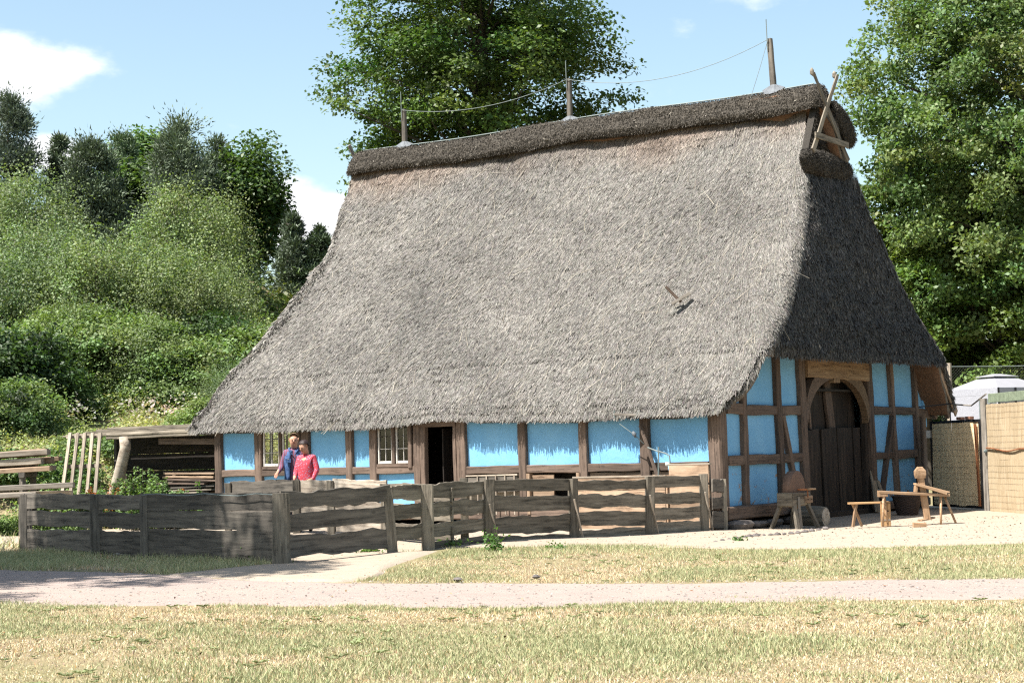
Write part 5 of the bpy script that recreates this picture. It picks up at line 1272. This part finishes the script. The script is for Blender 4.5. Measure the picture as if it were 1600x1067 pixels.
def limbs(tips, trunk_pts, r0, g, parent, mat, origin, ntwig):
    """trunk plus limbs reaching for the tips: one mesh"""
    V = []; F = []
    def addt(pts, rad, n):
        v, f = tubemesh('x', pts, rad, None, n, False); b = len(V); V.extend([tuple(q) for q in v]); F.extend([tuple(b+i for i in q) for q in f])
    T = [Vector(p) for p in trunk_pts]; m = len(T)
    addt(T, [r0*(1-.85*i/(m-1)) for i in range(m)], 9)
    idx = g.choice(len(tips), min(ntwig, len(tips)), replace=False)
    zs = np.array([p[2] for p in trunk_pts])
    for i in idx:
        tip = Vector(tips[i]); hgt = tip.z-g.uniform(.15, .5)*abs((tip.xy-T[-1].xy).length)-.3
        hgt = min(max(hgt, zs[1]), zs[-1]*.98); t = np.interp(hgt, zs, np.arange(m)); a = int(min(t, m-2)); st = T[a].lerp(T[a+1], t-a)
        mid = st.lerp(tip, .5)+Vector((g.normal(0, .25), g.normal(0, .25), g.uniform(-.1, .45)))
        rr_ = r0*(1-.85*t/(m-1))*.34+.015
        addt([st, st.lerp(mid, .5)+Vector((0, 0, .08)), mid, mid.lerp(tip, .55)+Vector((g.normal(0, .12), g.normal(0, .12), 0)), tip], [rr_, rr_*.75, rr_*.5, rr_*.3, .008], 5)
    o0 = Vector(origin); return add('trunk', pymesh('trunk', [Vector(v)-o0 for v in V], F, mat, True), parent, Matrix.Translation(o0))
def broadleaf(name, label, base, c, r, nclump, nleaf, ls, col, seed, cr=(.55, 1.05), flatness=.42, r0=.35, colvar=.25, group=None, bark=None, shell=.45, lump=.22, twigs=60, droop=0.0, mat=None, up=1.0):
    C_, d, g = crownpts(c, r, nclump, seed, shell, lump)
    t = thing(name, label, 'tree' if r[2] > 2.2 else 'shrub', base, group)
    top = np.array(c)+np.array([0, 0, r[2]*.75]); bs_ = np.array(base)
    tp = [bs_+np.array([0, 0, -.3])]+[bs_+(top-bs_)*k+np.array([g.normal(0, .12), g.normal(0, .12), 0]) for k in (.25, .45, .65, .85, 1.)]
    limbs(C_, tp, r0, g, t, bark or M_BARK, base, twigs)
    rad = g.uniform(cr[0], cr[1], nclump); w = rad**2; own = g.choice(nclump, nleaf, p=w/w.sum())
    off = g.normal(0, .55, (nleaf, 3)); off = off/np.maximum(1, np.linalg.norm(off, axis=1, keepdims=True)/1.25)
    P = C_[own]+off*rad[own][:, None]*np.array([1, 1, flatness])
    P[:, 2] -= droop*np.linalg.norm(off[:, :2], axis=1)**2*rad[own]
    Nn = unit(np.array([0, 0, up])+.35*d[own]+.62*g.normal(0, 1, (nleaf, 3)))
    ct = 1+colvar*g.normal(0, 1, nclump)*.6; hue = g.normal(0, .10, nclump)
    cc = np.array(col)*(ct[own]*(1+.15*g.normal(0, 1, nleaf)))[:, None]; cc[:, 0] *= 1+hue[own]+.08*g.normal(0, 1, nleaf)
    leafmesh('crown', P, Nn, ls*g.uniform(.6, 1.3, nleaf), cc, mat or M_LEAF, t, base)
    return t
def gbase(px, dep):
    q = at(px, 690, dep); return (q[0], q[1], float(hz(q[0], q[1])))
def bl_at(name, label, px, py, dep, wpx, hpx, nclump, nleaf, ls, col, seed, **k):
    c = at(px, py, dep); b = (c[0], c[1], float(hz(c[0], c[1]))); r = (wpx*dep/FPX, wpx*dep/FPX, hpx*dep/FPX)
    return broadleaf(name, label, b, c, r, nclump, nleaf, ls, col, seed, **k)
BEECH = (.072, .118, .028); OAK = (.105, .160, .052); MAPLE = (.115, .170, .040)
bl_at('beech_tree', 'big dark beech rising right behind the thatched ridge', 756, 120, 62, 238, 330, 420, 105000, .080, BEECH, 101, cr=(.45, 1.0), flatness=.48, r0=.42, shell=.25, lump=.18, twigs=150)
bl_at('oak_tree', 'huge oak filling the upper right corner behind the gable', 1610, 170, 60, 290, 420, 720, 175000, .078, OAK, 102, lump=.12, cr=(.38, .80), flatness=.6, r0=.5, shell=.35, twigs=110, up=.5)
bl_at('maple_tree', 'darker maple with layered boughs standing below the huge oak', 1565, 470, 61, 200, 170, 120, 52000, .085, MAPLE, 103, cr=(.6, 1.1), flatness=.26, r0=.28, shell=.5, droop=.3, twigs=50)
bl_at('maple_tree', 'shaded maple close behind the far roof corner, left of the layered maple', 1440, 420, 63, 120, 230, 90, 36000, .085, MAPLE, 104, cr=(.6, 1.1), flatness=.35, r0=.22, twigs=30)
bl_at('hedge_shrub', 'dense dark hedge behind the white gazebo', 1560, 650, 68, 210, 110, 90, 30000, .08, (.05, .085, .02), 105, cr=(.6, 1.0), flatness=.6, r0=.1, twigs=10)
bl_at('lime_tree', 'broad tree beyond the maples closing the view at the right', 1720, 420, 75, 290, 300, 160, 40000, .12, (.055, .10, .025), 106, cr=(.9, 1.5), flatness=.5, r0=.4, twigs=40)
# left skyline
PINE = (.095, .125, .078)
def pine(label, px, ytop, dep, hpx, wpx, seed, col=PINE, n=16000, name='pine_tree'):
    top = at(px, ytop, dep); b = (top[0], top[1], float(hz(top[0], top[1]))); H = hpx*dep/FPX; wr = wpx*dep/FPX
    g = np.random.default_rng(seed); t = thing(name, label, 'tree', b); m = 95
    u = g.uniform(0, 1, m)**.8; a = g.uniform(0, 6.28, m); prof = (u**.6)*(1-.25*u)
    rr_ = wr*prof*g.uniform(.45, 1.15, m); C_ = np.stack([top[0]+rr_*np.cos(a), top[1]+rr_*np.sin(a), top[2]-u*H+.12*rr_], -1)
    C_[0] = [top[0], top[1], top[2]-.1]
    bs_ = np.array(b); tp = [bs_-np.array([0, 0, .3])]+[bs_+(np.array(top)-bs_)*k for k in (.3, .6, .8, 1)]
    limbs(C_, tp, .16, g, t, M_BARK, b, 60)
    n = int(n*1.5); own = g.choice(m, n); rad = (.34+.42*u)*wr/2.0; off = g.normal(0, .5, (n, 3)); P = C_[own]+off*rad[own][:, None]*np.array([1, 1, .8])
    dirn = unit(off+np.array([0, 0, .55])+.4*g.normal(0, 1, (n, 3))); sd = unit(np.cross(dirn, g.normal(0, 1, (n, 3)))); L_ = g.uniform(.10, .26, (n, 1)); w = .035
    V = np.zeros((n, 3, 3)); V[:, 0] = P-sd*w; V[:, 1] = P+sd*w; V[:, 2] = P+dirn*L_
    ct = 1+.2*g.normal(0, 1, m); cc = np.array(col)*(ct[own]*(1+.25*g.normal(0, 1, n)))[:, None]
    add('crown', newmesh('crown', (V-np.array(b)).reshape(-1, 3), np.arange(3*n).reshape(-1, 3), M_NEEDLE, np.clip(np.repeat(cc[:, None], 3, 1).reshape(-1, 3), .004, .5)), t, Matrix.Translation(b))
pine('tall grey-green pine at the far left edge of the skyline', 12, 158, 84, 330, 84, 201, (.105, .135, .10), 26000)
pine('slim pine between the far left pine and the cloud', 92, 218, 86, 230, 46, 202)
pine('broad dark pine, left of the pale oak top', 140, 226, 84, 220, 84, 203, n=22000)
pine('dark pine standing just left of the rounded tall pine', 190, 215, 88, 230, 70, 204, (.085, .125, .065), n=18000)
bl_at('oak_tree', 'bright young oak peeping above the pines on the skyline', 218, 262, 92, 38, 60, 26, 9000, .12, (.11, .18, .05), 205, cr=(.6, 1.1), flatness=.6, r0=.15, twigs=26)
pine('rounded tall dark pine, highest of the left skyline', 285, 196, 82, 270, 92, 206, n=30000)
pine('dark pine right of the rounded tall pine', 338, 224, 84, 230, 74, 207, n=18000)
bl_at('oak_tree', 'dark round oak at the right end of the left skyline', 385, 330, 84, 52, 82, 60, 24000, .12, (.060, .105, .03), 208, cr=(.7, 1.2), flatness=.7, r0=.2, twigs=30)
bl_at('oak_tree', 'leafy oak between the dark skyline pines, low', 240, 320, 88, 90, 70, 50, 18000, .12, (.075, .125, .035), 209, cr=(.8, 1.3), flatness=.7, r0=.2, twigs=20)
pine('small round pine just left of the thatch edge', 458, 338, 80, 130, 36, 210, n=9000)
pine('dark small conifer touching the thatch edge', 497, 358, 80, 110, 34, 211, (.07, .10, .055), n=9000, name='conifer_tree')
# shrub prototypes on the bank
def bushproto(label, seed, r, nclump, nleaf, ls, col, cat='shrub', stems=14, crr=(.35, .7), fl=.7, up=.6, loc=(0, 0, 0), group=None, grav=0):
    g = np.random.default_rng(seed); t = thing('shrub', label, cat, (0, 0, 0), group)
    d = unit(g.normal(0, 1, (nclump, 3))); d[:, 2] = np.abs(d[:, 2]); k = g.uniform(.45, 1.05, nclump)**.6
    C_ = d*k[:, None]*np.array(r); C_[:, 2] = C_[:, 2]*1.0+.05*r[2]
    V = []; F = []
    for i in g.choice(nclump, min(stems, nclump), replace=False):
        p = Vector(C_[i]); v, f = tubemesh('x', [Vector((p.x*.12, p.y*.12, -.2)), Vector((p.x*.45, p.y*.45, p.z*.5)), p+Vector((0, 0, .3))], [.05, .03, .008], None, 4, False)
        b = len(V); V += [tuple(q) for q in v]; F += [tuple(b+j for j in q) for q in f]
    s = add('stems', pymesh('stems', V, F, M_BARK)); s.parent = t
    rad = g.uniform(crr[0], crr[1], nclump); own = g.choice(nclump, nleaf, p=rad**2/np.sum(rad**2)); off = g.normal(0, .5, (nleaf, 3))
    P = C_[own]+off*rad[own][:, None]*np.array([1, 1, fl]); P[:, 2] = np.maximum(P[:, 2], .02)
    Nn = unit(np.array([0, 0, up])+.45*d[own]+.6*g.normal(0, 1, (nleaf, 3)))
    ct = 1+.22*g.normal(0, 1, nclump); hue = g.normal(0, .08, nclump)
    cc = np.array(col)*(ct[own]*(1+.16*g.normal(0, 1, nleaf)))[:, None]; cc[:, 0] *= 1+hue[own]
    o = leafmesh('foliage', P, Nn, ls*g.uniform(.6, 1.35, nleaf), cc, M_LEAFB, None, (0, 0, 0)); o.parent = t
    return t
def place(proto, first, px, dep, rz, sc, label, py=None):
    q = at(px, py or 640, dep); z = float(hz(q[0], q[1]))
    if first[0]:
        first[0] = False; proto.location = (q[0], q[1], z-.1); proto.rotation_euler = (0, 0, rz); proto.scale = sc if isinstance(sc, tuple) else (sc,)*3; proto['label'] = label; return proto
    return dup(proto, (q[0], q[1], z-.1), rz, sc, label)
birch = bushproto('birch', 301, (2.4, 2.4, 3.7), 110, 26000, .046, (.155, .21, .10), stems=30, crr=(.4, .8), fl=1.1, up=.2)
green = bushproto('green', 302, (2.0, 2.0, 2.0), 70, 20000, .055, (.145, .20, .072), stems=10, crr=(.4, .75), fl=.5)
darkb = bushproto('dark', 303, (1.8, 1.8, 2.6), 60, 11000, .07, (.045, .080, .028), stems=12, crr=(.4, .7), fl=.6)
low = bushproto('low', 304, (1.5, 1.5, .9), 45, 7000, .06, (.13, .195, .065), stems=6, crr=(.3, .55), fl=.5)
f = [True]
for k, (px, dep, s, lb) in enumerate([
        (18, 66, 1.0, 'pale birch thicket at the left picture edge above the dark shrub'), (78, 68, 1.08, 'pale birch thicket below the slim skyline pine'),
        (142, 66, 1.05, 'pale birch thicket below the broad dark pine'), (205, 67, 1.02, 'tall pale birch thicket in the middle of the bank'),
        (268, 66, 1.04, 'pale birch thicket below the rounded tall pine'), (330, 67, .90, 'pale birch thicket below the dark pine, right of the tallest'),
        (385, 64, .66, 'small pale birch below the round dark oak'), (430, 64, .60, 'small pale birch close to the thatch, below the small pine'),
        (110, 63, .72, 'lower pale birch leaning out over the green bank'), (235, 62, .68, 'lower pale birch in front of the middle thicket'), (40, 74, 1.2, 'tall birch filling the gap behind the left thicket'), (300, 74, 1.15, 'tall birch filling the gap behind the right thicket'), (480, 68, .7, 'pale birch half hidden by the thatch edge'),
        (360, 60, .5, 'lowest pale birch on the bank beside the thatch')]):
    place(birch, f, px, dep, k*1.3, s, lb)
f = [True]
for k, (px, dep, s, lb) in enumerate([
        (120, 62.5, 1.0, 'round green shrub on the bank above the slat panel'), (180, 63.5, 1.15, 'broad green shrub in the middle of the bank'), (245, 62.5, 1.0, 'green shrub on the bank above the crooked pole'),
        (300, 62.0, .95, 'green shrub on the bank left of the eave tip'), (350, 63.0, 1.1, 'green shrub half behind the left thatch slope'), (400, 62.8, 1.2, 'tall green shrub behind the left thatch slope'),
        (60, 59.7, .95, 'green shrub right of the dark shrub, low on the bank'), (10, 54.0, .9, 'green shrub low at the left picture edge'), (150, 62.8, 1.2, 'green shrub high on the bank under the birches'),
        (280, 63.3, 1.2, 'green shrub high on the bank under the right birches'), (220, 63.3, 1.1, 'green shrub high on the bank, middle'), (90, 62.8, 1.15, 'green shrub high on the bank above the dark shrub'), (335, 54.5, .7, 'small green shrub beside the eave tip')]):
    place(green, f, px, dep, k*2.1, (s, s, s*(.9+.2*((k*7) % 3)/2)), lb)
f = [True]
for k, (px, dep, s, lb) in enumerate([(22, 58, 1.15, 'big dark shaded shrub at the left picture edge'), (62, 59.5, 1.0, 'dark shrub beside the biggest dark one, nearer the slope'), (-20, 57, 1.1, 'dark shrub cut off by the left picture edge'),
        (125, 63, .62, 'small dark shrub behind the slat panel'), (205, 64, .55, 'small dark shrub under the green shrubs, above the shelter'), (330, 64, 1.0, 'dark shrub deep between the birches and the thatch'), (25, 53, .6, 'low dark shrub above the pale board pile')]):
    place(darkb, f, px, dep, k*1.9, s, lb)
f = [True]
for k, (px, dep, s, lb) in enumerate([(65, 49, .9, 'low weedy shrub above the pale board pile'), (100, 47.5, .8, 'low weedy shrub left of the slat panel'), (20, 49, 1.0, 'low weedy shrub at the left edge behind the boards'),
        (150, 51, .8, 'low weedy shrub right behind the slat panel'), (0, 43, .6, 'weeds growing over the low grey boards at the left edge'), (70, 42.0, .55, 'weeds over the right end of the low grey boards'), (315, 52.5, .8, 'low bright shrub seen between shelter and eave'), (330, 50, .6, 'low bright weeds behind the gap at the shelter end'), (165, 61.5, .8, 'low bright shrub at the top of the flowery grass strip, left'), (215, 62, .9, 'low bright shrub at the top of the flowery grass strip, middle'), (262, 61.5, .8, 'low bright shrub at the top of the flowery grass strip, right'), (118, 60.5, .9, 'low bright shrub between the dark shrub and the grass strip'), (300, 61.5, .7, 'low bright shrub above the grass strip, nearest the eave tip')]):
    place(low, f, px, dep, k*2.4, s, lb)
# nettles by the shelter
def nettles(label, seed, nst, H, rr_, col, loc, red=0.):
    g = np.random.default_rng(seed); t = thing('nettle_clump', label, 'plant', loc); P = []; Nn = []; S_ = []; C_ = []; V = []; F = []
    for k in range(nst):
        a = g.uniform(0, 6.28); r_ = rr_*g.uniform(0, 1)**.5; x, y = r_*math.cos(a), r_*math.sin(a)*.5; h = H*g.uniform(.6, 1.05)*(1-.3*r_/rr_); lx, ly = g.normal(0, .1, 2)
        v, f_ = tubemesh('x', [Vector((x, y, -.05)), Vector((x+lx*.5, y+ly*.5, h*.6)), Vector((x+lx, y+ly, h))], [.01, .008, .004], None, 4, False); b = len(V); V += [tuple(q) for q in v]; F += [tuple(b+j for j in q) for q in f_]
        rd = g.uniform() < red
        for z in np.arange(.1, h, .055):
            for s in range(4):
                aa = g.uniform(0, 6.28); L_ = .09*(1-.5*z/h)
                P.append((x+lx*z/h+L_*math.cos(aa), y+ly*z/h+L_*math.sin(aa), z+g.normal(0, .015))); Nn.append((g.normal(0, .5)+.3*math.cos(aa), g.normal(0, .5)+.3*math.sin(aa), 1)); S_.append(.045*g.uniform(.6, 1.3)); C_.append(np.array((.30, .09, .03) if rd and z > h*.4 else col)*g.uniform(.6, 1.3))
    s = add('stems', pymesh('stems', V, F, M_BARK)); s.parent = t
    o = leafmesh('leaves', np.array(P), unit(np.array(Nn)), np.array(S_), np.array(C_), M_LEAFB, None, (0, 0, 0)); o.parent = t; return t
NET = (.12, .19, .065)
for k, (px, H, rr_, y, rd, lb) in enumerate([(165, 1.35, .5, -.9, .25, 'nettles with rusty dock heads between slat panel and pole'), (215, 1.65, .7, -.8, 0, 'tall nettle clump right of the crooked pole'), (248, 1.45, .6, -1.0, 0, 'nettle clump in the middle of the shelter front'),
        (275, 1.15, .5, -.9, .1, 'low nettle clump in front of the old boards'), (130, .95, .6, -1.1, 0, 'nettles growing through the slat panel'), (232, 1.0, .9, -1.6, 0, 'low broad weed clump before the shelter'), (318, 1.15, .25, -.8, 0, 'single small weed tuft beside the house end post')]):
    q = onp(px, 760, 1, y); nettles(lb, 400+k, int(38*rr_/.6), H, rr_, NET, (q[0], q[1], 0), rd)
# weeds by the fence feet
def tuft(label, seed, loc, n=120, H=.2, rr_=.2):
    g = np.random.default_rng(seed); t = thing('weed_tuft', label, 'plant', loc)
    P = np.stack([g.normal(0, rr_*.5, n), g.normal(0, rr_*.4, n), np.abs(g.normal(0, H*.5, n))+.02], -1)
    o = leafmesh('leaves', P, unit(np.array([0, 0, .7])+.6*g.normal(0, 1, (n, 3))), .03*g.uniform(.5, 1.3, n), np.array([.085, .16, .04])*g.uniform(.6, 1.3, (n, 1)), M_LEAFB, None, (0, 0, 0)); o.parent = t
for k, (px, py, n, H, r_, lb) in enumerate([(405, 879, 420, .2, .35, 'green weeds at the foot of the big corner post'), (655, 856, 420, .17, .38, 'green weeds at the foot of the third fence post'), (772, 866, 260, .28, .2, 'leafy weed in front of the fourth fence post'),
        (700, 862, 200, .1, .35, 'small weeds under the lowest plank, third bay'), (1155, 846, 60, .05, .12, 'tiny weed beside the edging stones'), (870, 862, 90, .08, .2, 'small weed tuft left of the fifth fence post'), (575, 869, 120, .07, .25, 'flat weeds under the first bay of the fence')]):
    g_ = gp(px, py); tuft(lb, 500+k, (g_.x, g_.y, float(hz(g_.x, g_.y))), n, H, r_)
# undergrowth cover on the bank, with pale umbels
def cover(name, n, s0, s1, l0, l1, H, ls, col, z0=0., colv=.3, seed=9):
    g = np.random.default_rng(seed); s = g.uniform(s0, s1, n); l = g.uniform(l0, l1, n)
    x = CC[0]-.75*s+.66*l; y = CC[1]+.66*s+.75*l
    d = g.uniform(0, 1, n) < .55+.45*n_edge(x, y); d &= ~((x > -14.6) & (x < 1) & (y > -.5) & (y < 11)); x, y = x[d], y[d]; n = len(x)
    z = hz(x, y)+z0+H*g.uniform(0, 1, n)**1.3*(1+.5*n_patch(x*2, y*2))
    cc = np.array(col)*(1+colv*g.normal(0, 1, n)*.8)[:, None]*(1+.3*n_patch(x+9, y)[:, None]); cc[:, 0] *= 1+.2*n_edge(x, y)
    o = leafmesh(name, np.stack([x, y, z], -1), unit(np.array([0, 0, .9])+.6*g.normal(0, 1, (n, 3))), ls*g.uniform(.6, 1.4, n), cc, M_LEAFB, None, (0, 0, 0)); o['kind'] = 'stuff'
cover('bank_undergrowth', 200000, 61, 78, -14, 12, .8, .055, (.14, .195, .07), seed=9)
cover('bank_foot_grass', 190000, 45, 63, -14, 10, .42, .045, (.25, .29, .13), seed=10)
cover('white_umbels', 1300, 56.5, 61, -1, 5.5, .3, .055, (.46, .40, .36), .65, .1, seed=11)
cover('hill_scrub', 40000, 70, 100, -20, 24, 1.2, .14, (.06, .10, .03), seed=12)
# tree just outside the picture on the left: its shade lies on the fence and the path
broadleaf('lime_tree', 'tall lime tree beside the path, just outside the left picture edge', (-9.9, -20.8, 0), (-9.9, -20.7, 13.5), (5.6, 5.0, 3.4), 170, 66000, .12, (.07, .12, .03), 601, cr=(.7, 1.2), flatness=.6, r0=.3, twigs=40, shell=.2)

ALB = {'thatch': .68, 'reed': .58, 'blue_limewash': .76, 'dry_turf': .66, 'pale_gravel': .63, 'yard_sand': .66, 'grass_blade': 1.02, 'leaf': .95, 'bush_leaf': .95, 'needle': 1.0, 'white_canvas': .55, 'grey_netting': .7,
       'skin': .75, 'window_glass': 1, 'golden_reed_mat': .64, 'old_reed_mat': 1.15}
def calibrate():
    # every surface brought to its real reflectance
    for m in bpy.data.materials:
        k = ALB.get(m.name, .70); nt = m.node_tree; p = nt.nodes.get('Principled BSDF')
        if p is None or k == 1: continue
        i = p.inputs['Base Color']; c = (k, k*.99, k*.97) if m.name in ('reed', 'thatch') else (k, k, k)
        if i.is_linked:
            src = i.links[0].from_socket; i_ = mixc(nt.nodes, nt.links, 1.0, src, c, 'MULTIPLY'); nt.links.new(i_, i)
        else: i.default_value = tuple(a*b for a, b in zip(i.default_value[:3], c))+(1,)
calibrate()
print('TRIS', sum(sum(len(p.vertices)-2 for p in m.polygons) if len(m.polygons) < 3000 else len(m.polygons)*(m.polygons[0].loop_total-2) for m in {o.data for o in bpy.data.objects if o.type == 'MESH'}))
